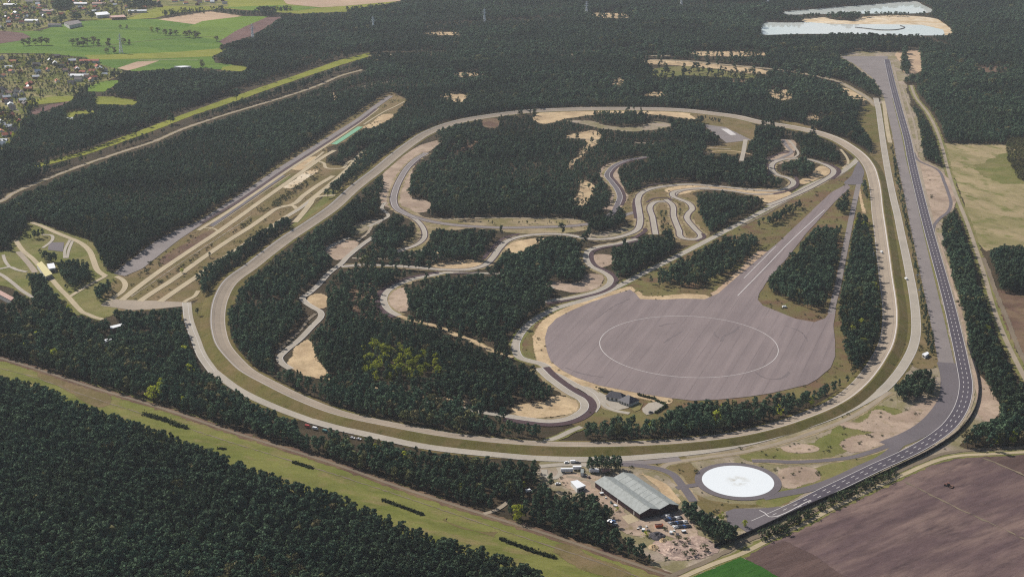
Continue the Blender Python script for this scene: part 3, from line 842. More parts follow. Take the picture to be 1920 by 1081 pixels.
S('field', [(50, 212), (90, 198), (130, 190), (118, 196), (66, 214)], 'brownfield', 4, 'brown tilled strip beside the village paddock', 'field', 1.0, smooth=False)
S('field', [(122, 212), (150, 207), (190, 208), (170, 213), (140, 214), (134, 222), (124, 222)], 'yellowgreen', 4, 'lawn around the white farm shed in the left wood', 'field', 1.0, smooth=False)
S('field', [(160, 162), (200, 152), (232, 150), (215, 160), (195, 172), (165, 172)], 'green2', 4, 'striped garden plot at the edge of the village', 'field', 1.0, smooth=False)
S('field', [(418, 126), (440, 123), (470, 126), (450, 134), (416, 132)], 'yellowgreen', 4, 'bright yellow-green patch at the corner of the far pines', 'field', 1.0, smooth=False)
# --- ponds and sand pit
S('sand_bank', [(1500, 36), (1545, 33), (1562, 37), (1597, 40), (1620, 32), (1684, 29), (1735, 32), (1757, 36), (1772, 46), (1786, 60), (1774, 66), (1764, 56), (1730, 48), (1600, 47), (1510, 42)], 'whitesand', 4, 'pale sand spit between the two ponds', 'sand', 1.0, smooth=False)
S('water', [(1426, 46), (1440, 42), (1477, 43), (1520, 42), (1553, 45), (1597, 46), (1663, 46), (1728, 47), (1768, 56), (1772, 67), (1700, 67), (1597, 64), (1500, 64), (1440, 66), (1424, 64)], 'water', 5, 'near pond with pale sky reflection mixed into its colour', 'water', 0.8, smooth=False)
S('water', [(1462, 24), (1520, 18), (1619, 10), (1717, 3), (1728, 8), (1742, 24), (1641, 26), (1522, 27), (1480, 28)], 'water', 5, 'far pond with turquoise water', 'water', 0.8)
# --- left site entrance area
S('grass_patch', [(55, 414), (100, 428), (140, 440), (162, 452), (182, 480), (196, 505), (215, 516), (200, 535), (165, 580), (150, 590), (125, 575), (98, 540), (60, 505), (28, 455), (48, 438)], 'heath_green', 1, 'grassy ground between the entrance roads', 'grass', 2.0)
S('grass_patch', [(-20, 470), (10, 470), (40, 478), (62, 505), (60, 560), (20, 540), (-60, 520)], 'heath_green', 1, 'grass around the small western roads', 'grass', 2.0)
S('grass_patch', [(150, 575), (190, 560), (215, 578), (200, 592), (165, 590)], 'heath_green', 2, 'grass triangle beside the plaza', 'grass', 1.0)
S('paved_square', [(93, 454), (121, 454), (118, 472), (89, 469)], 'asphalt_mid', 5, 'small grey asphalt pad among the entrance roads', 'paving', 0.5, smooth=False)
S('plaza', [(187, 573), (213, 560), (240, 562), (285, 563), (345, 566), (350, 574), (290, 580), (247, 582)], 'concrete_tan', 4, 'tan concrete plaza where the straight lanes begin', 'paving', 0.5, smooth=False)
# --- rides and corridors in the far woods (ground hidden, trees stand back)
for pts, w in [([(395, 84), (480, 77), (640, 63), (760, 54), (900, 44), (1000, 38), (1100, 30), (1190, 22), (1280, 15), (1420, 8)], 30),
               ([(560, 118), (640, 104), (700, 97), (800, 95), (960, 94), (1150, 95), (1260, 96)], 26),
               ([(1480, 98), (1560, 92), (1680, 88), (1730, 90)], 26),
               ([(0, 318), (70, 300), (160, 274), (267, 240), (367, 203), (460, 168), (540, 142), (640, 112)], 16)]:
    clear_line(spline(wpts(pts), 20), w / 2, 0.0, False, DENSB)
S('scrub', [(60, 312), (70, 307), (160, 284), (267, 244), (367, 207), (500, 160), (640, 113), (690, 100), (692, 105), (640, 121), (500, 168), (367, 214), (267, 252), (160, 290), (74, 313)], 'yellowgreen', 3, 'long yellow-green grass strip beside the canal belt', 'grass', 1.0, smooth=False)

clear_line(spline(wpts([(66, 312), (160, 288), (267, 248), (367, 212), (500, 165), (640, 118), (690, 103)]), 20), 11)

# ------------------------------------------------------------------ woods painted back over open ground (outlines as seen)


def wood(pts, dens=1.0, kind=0):
    fill(DENS, pts, dens)
    fill(KIND, pts, kind)


wood([(1676, 722), (1690, 706), (1735, 690), (1748, 696), (1756, 722), (1752, 742), (1720, 752), (1690, 758), (1676, 742)], 1.2)
wood([(1100, 856), (1158, 853), (1168, 866), (1166, 882), (1100, 886)], 1.1)
wood([(1436, 520), (1470, 486), (1508, 450), (1528, 424), (1580, 420), (1580, 434), (1568, 450), (1572, 490), (1562, 540), (1552, 566), (1530, 584), (1500, 576), (1470, 560), (1440, 548)], 1.0)
wood([(1566, 372), (1580, 355), (1592, 360), (1594, 385), (1584, 405), (1570, 398)], 1.0)
wood([(1585, 420), (1605, 395), (1626, 400), (1630, 450), (1640, 480), (1648, 540), (1654, 600), (1640, 650), (1620, 690), (1600, 700), (1585, 660), (1574, 600), (1580, 540), (1588, 480)], 1.05)
wood([(1214, 545), (1220, 515), (1290, 478), (1360, 440), (1410, 436), (1426, 452), (1415, 478), (1380, 500), (1340, 530), (1290, 540), (1250, 538)], 0.9)
wood([(1408, 420), (1440, 400), (1500, 372), (1510, 380), (1500, 396), (1450, 424), (1420, 428)], 0.8)
wood([(1252, 765), (1300, 752), (1400, 748), (1460, 738), (1530, 730), (1600, 700), (1600, 716), (1560, 748), (1500, 770), (1420, 792), (1330, 805), (1250, 812), (1150, 818), (1080, 812), (1090, 796), (1140, 786), (1180, 790), (1240, 782)], 1.1)
wood([(1060, 815), (1090, 790), (1180, 775), (1250, 790), (1250, 812), (1150, 818)], 0.9)
wood([(1160, 990), (1150, 955), (1110, 925), (1060, 920), (1030, 930), (1000, 945), (950, 950), (940, 962), (1000, 985), (1060, 1005), (1150, 1035), (1225, 1058), (1232, 1040), (1200, 1010)], 1.0)
wood([(1276, 945), (1300, 940), (1330, 958), (1370, 980), (1392, 1000), (1390, 1012), (1360, 1030), (1330, 1015), (1300, 990), (1282, 975)], 0.9)
wood([(1020, 890), (1030, 884), (1052, 886), (1062, 910), (1040, 915), (1020, 905)], 0.7)
wood([(1765, 412), (1800, 395), (1812, 430), (1826, 470), (1845, 520), (1862, 578), (1880, 630), (1902, 672), (1940, 700), (1940, 838), (1880, 832), (1820, 838), (1800, 828), (1826, 806), (1862, 795), (1882, 775), (1860, 745), (1836, 700), (1820, 650), (1812, 590), (1788, 520), (1770, 450)], 1.1)
wood([(1700, 160), (1715, 185), (1738, 220), (1755, 255), (1768, 300), (1766, 312), (1740, 300), (1726, 240), (1708, 195), (1694, 165)], 0.8, 0)
wood([(1848, 475), (1880, 460), (1960, 462), (1960, 552), (1870, 548), (1856, 510)], 1.1)
wood([(1668, 262), (1684, 262), (1694, 300), (1704, 350), (1716, 420), (1732, 500), (1744, 560), (1757, 640), (1766, 668), (1740, 668), (1726, 600), (1712, 520), (1694, 420), (1680, 340)], 1.0, 3)
wood([(1882, 262), (2000, 262), (2000, 352), (1908, 338), (1888, 300)], 1.0, 5)
wood([(1694, 98), (1700, 100), (1706, 132), (1700, 140), (1690, 136)], 1.2)
# rows of scrub between the straight lanes
for pts in [[(282, 540), (310, 515), (345, 492), (385, 464), (440, 430), (470, 408), (480, 408), (440, 440), (380, 478), (330, 512), (296, 540)],
            [(300, 562), (340, 530), (390, 496), (440, 466), (452, 466), (400, 502), (350, 536), (316, 562)],
            [(488, 396), (540, 358), (570, 338), (578, 342), (540, 372), (500, 400)],
            [(560, 348), (590, 330), (598, 334), (572, 352)],
            [(400, 424), (470, 372), (500, 352), (512, 354), (470, 388), (420, 424)],
            [(555, 318), (580, 300), (600, 310), (575, 328)]]:
    wood(pts, 0.9, 2)
wood([(366, 532), (400, 503), (470, 443), (520, 412), (548, 398), (556, 408), (552, 424), (546, 432), (500, 466), (480, 478), (440, 512), (397, 556), (376, 558)], 1.3)
wood([(590, 370), (640, 330), (668, 297), (700, 262), (720, 248), (860, 215), (850, 226), (800, 246), (740, 289), (690, 322), (640, 360), (612, 378)], 1.1)
wood([(608, 306), (606, 278), (642, 264), (680, 239), (735, 220), (768, 188), (790, 190), (760, 218), (710, 258), (690, 279), (668, 297), (642, 312)], 1.1)
wood([(1112, 205), (1120, 202), (1215, 200), (1214, 226), (1190, 230), (1116, 228)], 1.0)
wood([(1236, 392), (1258, 388), (1262, 420), (1268, 440), (1240, 440), (1234, 415)], 0.55, 6)
wood([(1270, 390), (1290, 384), (1286, 408), (1298, 432), (1284, 440), (1276, 425)], 0.7, 6)
wood([(1206, 378), (1218, 376), (1220, 400), (1208, 412)], 0.5, 6)
wood([(1310, 360), (1380, 356), (1440, 374), (1452, 384), (1400, 410), (1340, 440), (1324, 430), (1308, 395)], 1.0)
wood([(1530, 215), (1560, 222), (1540, 238), (1510, 235)], 0.7, 6)
wood([(1300, 208), (1352, 214), (1352, 232), (1310, 226)], 0.7, 6)
wood([(900, 412), (1090, 412), (1092, 432), (900, 428)], 0.4, 6)
wood([(745, 428), (775, 416), (782, 436), (766, 456), (748, 456)], 0.8)
for q_ in ([(201, 604), (234, 604), (235, 614), (206, 619)], [(190, 631), (214, 630), (214, 637), (196, 643)], [(-40, 536), (28, 552), (28, 568), (-40, 560)], [(562, 792), (620, 800), (618, 820), (562, 812)], [(652, 814), (684, 818), (684, 832), (652, 828)], [(1036, 900), (1056, 900), (1056, 914), (1036, 914)], [(982, 914), (1002, 916), (1000, 930), (982, 928)], [(1136, 970), (1162, 970), (1162, 992), (1136, 990)]):
    fill(DENS, q_, 0.0)
fill(DENS, [(676, 690), (690, 646), (720, 636), (790, 650), (826, 690), (800, 708), (700, 716)], 0.32)
wood([(78, 425), (100, 440), (90, 450), (60, 450), (48, 444), (55, 436)], 1.0)
wood([(64, 468), (80, 466), (110, 480), (108, 494), (90, 494)], 1.0)
wood([(108, 490), (140, 484), (165, 490), (186, 516), (160, 536), (140, 546), (112, 520)], 1.0)
wood([(50, 512), (80, 508), (100, 540), (104, 560), (70, 556), (52, 535)], 1.0)
wood([(172, 566), (180, 535), (196, 522), (222, 528), (222, 538), (190, 570)], 1.0)
# the village: loose, mixed trees
S('village_ground', [(-140, -30), (300, -30), (420, 4), (424, 12), (300, 12), (240, 34), (130, 36), (60, 57), (0, 61), (-140, 62)], 'village', 3, 'gardens and lanes of the village at the top left', 'gardens', 2.0, smooth=False)
S('village_ground', [(-140, 104), (0, 102), (80, 104), (160, 112), (235, 136), (200, 150), (160, 170), (60, 198), (44, 232), (26, 262), (0, 288), (-140, 320)], 'village', 3, 'gardens and lanes of the village at the left edge', 'gardens', 2.0, smooth=False)
wood([(-140, -20), (230, -20), (300, 5), (240, 34), (130, 34), (60, 56), (0, 60), (-140, 60)], 0.5, 1)
wood([(-140, 104), (0, 100), (80, 104), (160, 112), (220, 130), (250, 134), (200, 150), (160, 172), (140, 178), (90, 180), (60, 200), (50, 230), (30, 262), (0, 290), (-140, 320)], 0.6, 1)
wood([(100, -10), (135, -10), (135, 20), (100, 20)], 1.1, 0)
wood([(225, 4), (300, 2), (310, 12), (240, 20)], 1.1, 0)
wood([(290, 18), (420, 10), (430, 18), (380, 26), (310, 28)], 0.6, 1)
wood([(480, 12), (548, 10), (545, 20), (490, 22)], 0.8, 1)
wood([(640, 14), (700, 8), (740, 4), (730, 16), (660, 24)], 0.7, 1)
wood([(1424, 66), (1597, 62), (1772, 66), (1800, 66), (1800, 76), (1424, 76)], 1.2, 0)
wood([(1500, 26), (1580, 22), (1740, 22), (1745, 30), (1660, 32), (1600, 34), (1520, 34)], 1.1, 0)
# ------------------------------------------------------------------ roads and tracks
R = road
# banked oval
oval_px = [(1047, 206), (1160, 204), (1280, 207), (1335, 213), (1380, 219), (1423, 229), (1487, 239), (1533, 249), (1567, 261), (1593, 276), (1616, 294), (1630, 313), (1638, 337), (1642, 360), (1645, 393), (1650, 430), (1656, 477), (1662, 527), (1667, 562), (1669, 593), (1667, 620), (1660, 647), (1648, 670), (1633, 693), (1612, 718), (1581, 744), (1547, 763), (1497, 783), (1447, 799), (1380, 814), (1280, 826), (1174, 832), (1074, 833), (974, 829), (840, 815), (740, 797), (640, 775), (572, 750), (500, 715), (464, 695), (440, 673), (419, 647), (410, 620), (408, 593), (414, 560), (433, 527), (472, 498), (506, 471), (540, 446), (580, 420), (623, 390), (665, 352), (710, 317), (740, 292), (773, 267), (800, 250), (857, 229), (923, 217), (990, 209)]
OL = spline(wpts(oval_px, 1.8), 5, True)
hb = 8.0
o = ribbon_mesh('oval_track', OL, [-hb, -hb * 0.3, hb * 0.45, hb], M['concrete_tan'], 0.55, True, [0.1, 0.5, 1.7, 3.0])
tag(o, 'banked concrete high-speed oval that rings the wooded infield', 'race track', kind='structure')
o = ribbon_mesh('lane_line', OL, [hb * 0.78, hb * 0.88], M['white_paint'], 0.60, True, [2.50, 2.74])
tag(o, 'white line near the outer rim of the banked oval', 'marking', kind='structure')
for a_, b_, l_ in ((-0.32, -0.30, 'dark lane joint along the lower lanes of the banked oval'), (0.42, 0.445, 'dark lane joint along the upper lanes of the banked oval')):
    zz_ = [np.interp(q_ * hb, [-hb, -hb * 0.3, hb * 0.45, hb], [0.1, 0.5, 1.7, 3.0]) for q_ in (a_, b_)]
    o = ribbon_mesh('lane_joint', OL, [hb * a_, hb * b_], M['tyremark'], 0.585, True, zz_)
    tag(o, l_, 'marking', kind='structure')
o = ribbon_mesh('lane_line', OL, [-hb * 0.93, -hb * 0.89], M['white_paint'], 0.60, True, [0.14, 0.165])
tag(o, 'thin white line at the inner edge of the banked oval', 'marking', kind='structure')
o = ribbon_mesh('embankment', OL, [hb, hb + 1.6, hb + 10.5], M['bank'], 0.55, True, [2.98, 3.0, -0.40])
tag(o, 'grass embankment falling away outside the banked oval', 'embankment', kind='structure')
o = ribbon_mesh('embankment', OL, [-hb - 4, -hb], M['bank'], 0.55, True, [-0.4, 0.08])
tag(o, 'low grass shoulder inside the banked oval', 'embankment', kind='structure')
ou_, ov_ = px(OL[:, 0], OL[:, 1], 0)
hid_ = ((ou_ > 812) & (ou_ < 1035) & (ov_ < 246)) | ((ou_ > 1430) & (ou_ < 1545) & (ov_ < 256))
for i_ in range(len(OL)):                     # where the photo shows pines standing in front of the track
    seg_ = OL[[i_, (i_ + 1) % len(OL)]]
    clear_line(seg_, hb + 3, 0.0, False, DENSB if hid_[i_] else DENS)
clear_line(OL, hb + 2, 1, True, PAVED)
n_ = normals(OL, True)
clear_line(OL + n_ * 10, 6, 0.0, True)

R('road', [(1642, 184), (1646, 200), (1650, 226), (1655, 262), (1661, 300), (1667, 333), (1675, 372), (1683, 405), (1689, 435), (1698, 477), (1705, 512), (1713, 557), (1717, 593), (1717, 627), (1711, 653), (1698, 679), (1680, 705), (1655, 731), (1634, 744), (1601, 762), (1567, 778), (1520, 795), (1467, 812), (1414, 827), (1347, 841), (1280, 850), (1207, 857), (1161, 860), (1074, 861), (990, 858), (924, 852)], 10, 'concrete', 5, 'pale concrete road running outside the banked oval', lines=[(4.4, 0.35), (-4.4, 0.35)], clear=1)
R('road', [(990, 858), (924, 852), (790, 836), (723, 822), (673, 811), (640, 804), (581, 788)], 10, 'concrete', 5, 'tree-fringed stretch of the pale road below the banked bend', lines=[(4.4, 0.35)], clear=1, opn='base')
R('road', [(690, 815), (640, 804), (581, 788)], 8, 'concrete', 4, 'open stretch of the pale road below the banked bend', clear=0)
R('road', [(581, 788), (520, 765), (450, 732), (397, 693)], 9, 'concrete', 5, 'hidden stretch of the pale road among the pines', clear=1, opn='base')
R('road', [(400, 697), (379, 667), (367, 637), (354, 600), (350, 567)], 10, 'concrete', 5, 'pale double-lane road left of the oval bend', lines=[(4.4, 0.35), (-1.2, 0.35)], clear=2)
R('road', [(1657, 190), (1660, 215), (1665, 250), (1669, 268)], 7, 'concrete_pale', 5, 'short pale concrete strip by the far end of the outer road', clear=3)
R('road', [(1210, 112), (1280, 114), (1363, 122), (1430, 128), (1480, 133), (1530, 143), (1570, 153), (1600, 168), (1626, 184), (1644, 200)], 8, 'dirt', 4, 'pale road along the outer arc in the northern wood', verge=3, clear=2)
# carriageways of the highway
R('road', [(1657, 130), (1660, 160), (1666, 187), (1672, 213), (1683, 260), (1690, 300), (1704, 360), (1719, 430), (1730, 480), (1748, 560), (1763, 627), (1774, 680)], 15, 'asphalt', 5, 'wide weathered grey carriageway beside the highway', clear=1, opn='base')
R('road', [(1774, 680), (1780, 700), (1782, 722), (1779, 747), (1764, 773), (1738, 799), (1704, 819), (1664, 835)], 18, 'asphalt_mid', 5, 'newer dark surface of the grey carriageway in the bend', clear=3)
R('road', [(1704, 820), (1664, 836), (1630, 848), (1597, 857), (1547, 863), (1480, 866), (1440, 864), (1410, 864)], 6, 'asphalt_mid', 5, 'narrow asphalt slip road curling round the top of the skid pad', verge=2, clear=2)
R('road', [(1690, 830), (1657, 857), (1614, 877), (1564, 900), (1514, 917), (1467, 926), (1430, 933)], 9, 'asphalt_mid', 5, 'asphalt slip road from the bend to the skid pad', clear=2)
HW = R('highway', [(1663, 112), (1668, 135), (1674, 160), (1688, 213), (1701, 260), (1709, 300), (1723, 360), (1741, 430), (1754, 477), (1777, 560), (1793, 627), (1806, 688), (1811, 720), (1808, 747), (1798, 773), (1777, 801), (1748, 823), (1714, 843), (1681, 859), (1647, 874), (1614, 890), (1581, 906), (1547, 922), (1514, 939), (1480, 955), (1447, 970), (1420, 982)], 13, 'asphalt_dark', 6, 'dark three-lane highway sweeping down the right side', lines=[(6.0, 0.5), (-6.0, 0.5)], clear=4)
S('paved_apron', [(1362, 960), (1378, 954), (1424, 953), (1470, 950), (1500, 940), (1470, 966), (1437, 984), (1402, 998), (1388, 988), (1366, 984)], 'asphalt_mid', 6, 'dark asphalt turning apron at the lower end of the highway', 'paving', 0.4, smooth=False)
R('path', [(1424, 957), (1434, 962), (1442, 969), (1520, 938)], 0.9, 'white_paint', 8, 'white line across the apron of the highway', cat='marking', clear=0)
# dashes
n_ = normals(HW)
s_ = np.concatenate([[0], np.cumsum(np.linalg.norm(np.diff(HW, axis=0), axis=1))])
dv, df = [], []
for off in (-2.1, 2.1):
    P = HW + n_ * off
    d0 = 60.0
    while d0 < s_[-1] - 20:
        a = np.array([np.interp(d0, s_, P[:, 0]), np.interp(d0, s_, P[:, 1])])
        b = np.array([np.interp(d0 + 4.5, s_, P[:, 0]), np.interp(d0 + 4.5, s_, P[:, 1])])
        q = (b - a) / (np.linalg.norm(b - a) + 1e-9)
        m = np.array([-q[1], q[0]]) * 0.29
        i = len(dv)
        dv += [(*(a - m), 0.49), (*(b - m), 0.49), (*(b + m), 0.49), (*(a + m), 0.49)]
        df.append((i, i + 1, i + 2, i + 3))
        d0 += 12.5
o = mesh_obj('lane_dashes', dv, df, M['white_paint'])
tag(o, 'two rows of white dashes on the dark highway', 'marking', kind='structure')
R('path', [(1674, 120), (1684, 162), (1700, 225), (1716, 285), (1734, 360), (1750, 425), (1762, 470), (1786, 555), (1803, 625), (1817, 690), (1823, 722), (1820, 752), (1808, 782), (1786, 810), (1750, 834)], 4.5, 'dirt', 5, 'sandy service track along the outer edge of the highway', cat='track', clear=2, rag=0.3)
R('road', [(1713, 286), (1723, 302), (1757, 318), (1771, 343), (1778, 362), (1783, 382), (1777, 398), (1763, 409), (1752, 422), (1749, 440)], 4.5, 'asphalt_mid', 5, 'narrow asphalt escape loop beside the highway', clear=2)
R('path', [(1690, 160), (1704, 200), (1716, 240), (1722, 280)], 4, 'dirt', 5, 'pinkish dirt track right of the highway head', cat='track', clear=2, rag=0.4)
# farm tracks right
R('farm_track', [(1708, 160), (1717, 183), (1740, 213), (1757, 247), (1767, 277), (1777, 317), (1791, 362), (1813, 417), (1830, 467), (1847, 520), (1863, 577), (1880, 623), (1900, 667), (1925, 715)], 5, 'dirt', 5, 'pale farm track down the right side of the proving ground', cat='track', verge=3.5, vmat='verge_grass', clear=3)
R('farm_track', [(1843, 483), (1852, 505), (1867, 547), (1890, 603), (1913, 660), (1935, 700)], 5, 'dirt_brown', 5, 'second brownish farm track beside the heather clearing', cat='track', clear=2, rag=0.4)
# farm tracks bottom right
R('farm_track', [(1270, 1086), (1330, 1060), (1394, 1036), (1455, 1005), (1514, 978), (1560, 953), (1614, 927), (1691, 891), (1764, 861), (1800, 854), (1860, 851), (1930, 847), (2000, 845)], 4.5, 'concrete_pale', 5, 'pale farm track along the edge of the ploughed field', cat='track', verge=2.5, vmat='dirt_brown' if False else 'verge_grass', clear=2)
R('farm_track', [(1240, 1086), (1300, 1063), (1363, 1033), (1400, 1014), (1470, 985), (1560, 942), (1640, 905), (1720, 868), (1781, 848), (1840, 842), (1930, 838), (2000, 836)], 4.5, 'dirt_brown', 5, 'brown track between the hedge row and the farm track', cat='track', clear=2, rag=0.3)
R('field_path', [(1697, 903), (1760, 935), (1830, 968), (1925, 1012), (1990, 1045)], 1.6, 'dirt_brown', 4, 'faint pale line dividing the ploughed field', cat='path', clear=0, rag=0.6)
R('field_path', [(1844, 859), (1880, 873), (1925, 893)], 1.8, 'dirt_brown', 4, 'pale line at the corner of the dark ploughed field', cat='path', clear=0, rag=0.5)
R('farm_track', [(-60, 655), (0, 671), (60, 689), (133, 713), (160, 722), (300, 764), (434, 809), (640, 874), (740, 910), (907, 964), (1041, 1006), (1141, 1040), (1241, 1074), (1280, 1086)], 3.2, 'dirt_brown', 4, 'pinkish dirt track along the top of the meadow', cat='track', verge=3, vmat='clear', clear=2)
R('farm_track', [(907, 963), (925, 958), (940, 950), (952, 940)], 4, 'dirt', 4, 'dirt track entering the wood from the meadow', cat='track', clear=1)
# skid pad
th = np.linspace(0, 2 * math.pi, 97)[:-1]
ring = np.stack([181.8 + 34.6 * np.cos(th), 1038.6 + 34.6 * np.sin(th)], 1)
S('ring_road', None, 'asphalt_mid', 6, 'grey asphalt ring around the white skid pad', 'road', world=ring)
disc = np.stack([181.8 + 28.76 * np.cos(th), 1038.6 + 28.76 * np.sin(th)], 1)
S('skid_pad', None, 'skid', 7, 'bright white circular skid pad', 'skid pad', world=disc)
R('road', [(1160, 870), (1200, 873), (1240, 880), (1262, 890), (1275, 905), (1290, 925), (1300, 940)], 7, 'asphalt_mid', 5, 'grey asphalt road passing right of the grey hall', verge=2, clear=2)
R('road', [(1238, 880), (1252, 870), (1280, 864), (1320, 858), (1400, 846), (1520, 812), (1600, 780), (1668, 735)], 5, 'dirt', 4, 'sandy track between outer road and skid pad', verge=2, clear=1)
R('road', [(1268, 915), (1290, 911), (1310, 908)], 6, 'asphalt_mid', 5, 'short asphalt link from the hall road to the skid pad', clear=1)
R('road', [(1160, 869), (1220, 866), (1275, 860)], 8, 'asphalt', 4, 'worn grey asphalt strip below the outer road', clear=1)
R('road', [(1012, 874), (1050, 871), (1100, 872), (1118, 884)], 6, 'concrete', 4, 'yard road above the grey hall', clear=2)
R('road', [(1020, 880), (1024, 892), (1040, 896), (1052, 886), (1048, 876)], 5, 'concrete', 5, 'small turning loop beside the yard', clear=2)
R('path', [(1062, 893), (1085, 896), (1110, 903), (1113, 915)], 4, 'dirt', 5, 'sandy drive between the white shed and the hall', cat='track', clear=2)
# great pad and run-up lane
S('pad', [(1022, 645), (1022, 632), (1027, 613), (1043, 597), (1070, 583), (1107, 567), (1150, 553), (1181, 543), (1192, 551), (1200, 561), (1240, 562), (1280, 560), (1322, 561), (1347, 550), (1390, 512), (1436, 474), (1467, 448), (1507, 410), (1543, 375), (1560, 360), (1588, 345), (1594, 352), (1574, 370), (1547, 398), (1513, 436), (1480, 478), (1440, 524), (1424, 549), (1420, 562), (1430, 573), (1467, 588), (1493, 598), (1527, 604), (1546, 597), (1557, 582), (1568, 580), (1564, 613), (1567, 643), (1567, 668), (1557, 690), (1533, 710), (1514, 721), (1447, 737), (1400, 744), (1347, 749), (1300, 751), (1255, 746), (1196, 737), (1124, 723), (1080, 708), (1052, 694), (1033, 678), (1025, 660)], 'pad', 6, 'vast lilac-grey asphalt pad with a run-up lane', 'tarmac', 0.3, smooth=False)
circ = np.stack([179.2 + 89.95 * np.cos(np.linspace(0, 2 * math.pi, 241)[:-1]), 1353.9 + 89.95 * np.sin(np.linspace(0, 2 * math.pi, 241)[:-1])], 1)
o = ribbon_mesh('circle_line', circ, [-0.32, 0.32], M['white_paint'], 0.49, True)
tag(o, 'thin white circle painted on the great pad', 'marking', kind='structure')
R('path', [(1383, 555), (1430, 507), (1480, 455), (1546, 394)], 1.0, 'white_paint', 8, 'long white line down the run-up lane', cat='marking', clear=0, step=20)
R('path', [(1395, 522), (1425, 492), (1455, 462)], 0.8, 'white_paint', 8, 'short white line beside the run-up lane', cat='marking', clear=0, step=20)
R('road', [(1558, 588), (1564, 562), (1570, 540), (1576, 510), (1584, 470), (1591, 435), (1598, 400), (1604, 372), (1611, 340)], 7, 'asphalt', 6, 'narrow asphalt lane climbing from the pad to the oval', clear=2)
S('paved_apron', [(1586, 346), (1597, 329), (1604, 312), (1612, 300), (1620, 318), (1618, 334), (1612, 346)], 'asphalt_mid', 6, 'dark asphalt where lanes meet under the oval', 'paving', 0.3)
R('road', [(1610, 296), (1598, 308), (1570, 327), (1540, 338), (1513, 350), (1497, 360), (1440, 391), (1347, 440), (1280, 475), (1207, 512), (1150, 541), (1100, 561), (1040, 579), (1002, 600), (978, 623), (967, 645), (968, 660), (976, 671), (994, 677), (1014, 682), (1028, 690)], 8.5, 'concrete', 5, 'long concrete road dividing the infield from the great pad', lines=[(4.0, 0.5)], verge=2.5, vmat='verge_grass', clear=3)
R('road', [(1508, 356), (1470, 381), (1430, 404), (1390, 424)], 4, 'dirt_brown', 5, 'faint track under the concrete dividing road', cat='track', clear=1, rag=0.4)
R('handling_track', [(1262, 372), (1270, 361), (1290, 356), (1335, 355), (1370, 358), (1410, 364), (1445, 364), (1470, 360)], 5.5, 'concrete', 5, 'lower lane of the twin hairpin road', lines=[(2.5, 0.3)], clear=2, side=[(3.50, 1.5, 'red_strip'), (-3.50, 1.5, 'red_strip')])
R('track', [(518, 662), (536, 644), (560, 622), (578, 600), (592, 588)], 3.5, 'dirt_brown', 4, 'brown track running beside the south-west road', cat='track', clear=2, rag=0.5)
R('track', [(1436, 306), (1444, 318), (1440, 330)], 4, 'red_strip', 5, 'dark lane left of the small eastern bend', cat='run-off', clear=1)
R('road', [(1480, 300), (1496, 290), (1490, 276), (1478, 262)], 4, 'concrete', 5, 'pale lane at the north-east corner', clear=2)
R('road', [(1576, 280), (1588, 296), (1590, 306), (1580, 316)], 4, 'concrete_pale', 5, 'pale curved lane under the oval at the east end', clear=2)
R('track', [(1505, 352), (1535, 342), (1566, 334), (1590, 318)], 4, 'dirt_brown', 4, 'brown strip beside the concrete dividing road', cat='track', clear=1, rag=0.4)
R('track', [(715, 412), (700, 420), (690, 436), (670, 452)], 4, 'dirt', 4, 'sandy track in the western infield', cat='track', clear=2, rag=0.5)
R('track', [(800, 498), (822, 480), (812, 470), (790, 474)], 3.5, 'sand', 4, 'sandy link between western handling lanes', cat='track', clear=1, rag=0.6, opn='base')
R('track', [(786, 318), (800, 312), (830, 308), (870, 300)], 3.5, 'sand', 4, 'thin sandy trail entering the northern infield wood', cat='track', clear=3, rag=0.6, opn='base')
R('track', [(1060, 258), (1110, 262), (1200, 268), (1300, 275), (1370, 280)], 4, 'dirt', 4, 'long pale ride across the northern infield wood', cat='track', clear=3, rag=0.6, opn='base')
R('cobbled_strip', [(396, 424), (440, 393), (490, 358), (532, 329)], 7, 'asphalt_mid', 4, 'dark cobbled strip between the left straight lanes', clear=1)
R('grass_strip', [(512, 352), (528, 342), (544, 331)], 6, 'heath_green', 4, 'short bright green strip between the left straight lanes', cat='grass', clear=1, rag=0.5)
R('path', [(390, 432), (440, 399), (500, 357), (545, 327)], 1.2, 'concrete_pale', 5, 'thin pale edge of the cobbled strip', cat='path', clear=0)
R('path', [(246, 556), (300, 520), (352, 484), (410, 446), (470, 405)], 1.2, 'dirt', 4, 'thin worn line between the straight lanes', cat='path', clear=0, rag=0.3)
R('path', [(-60, 676), (60, 706), (150, 738), (300, 786), (430, 828), (640, 893), (800, 946), (960, 1000), (1100, 1046), (1200, 1082)], 1.0, 'dirt_brown', 4, 'faint wheel rut along the meadow', cat='path', clear=0, rag=0.3, opn=False)
for pts_, w_, m_, l_ in [([(1060, 424), (1105, 420), (1140, 412), (1190, 398)], 9, 'asphalt', 'tree-hidden end of the pinkish infield lane'), ([(1162, 372), (1157, 385), (1148, 400), (1120, 414)], 8, 'asphalt_mid', 'tree-hidden foot of the northern bend'), ([(784, 457), (768, 464), (740, 474), (700, 480)], 6, 'concrete', 'tree-fringed end of the western curl'), ([(990, 786), (950, 780), (900, 772), (850, 762), (800, 752)], 7, 'concrete', 'tree-fringed handling lane west of the southern hairpin'), ([(1060, 560), (1020, 566), (980, 580), (930, 590)], 7, 'concrete', 'tree-hidden handling lane west of the S bend')]:
    R('handling_track', pts_, w_, m_, 5, l_, clear=1.5, opn='base')
R('handling_track', [(813, 516), (830, 512), (870, 512), (930, 513), (945, 514)], 6, 'concrete', 5, 'thin handling lane along the top of the middle infield wood', lines=[(2.7, 0.3)], clear=1)
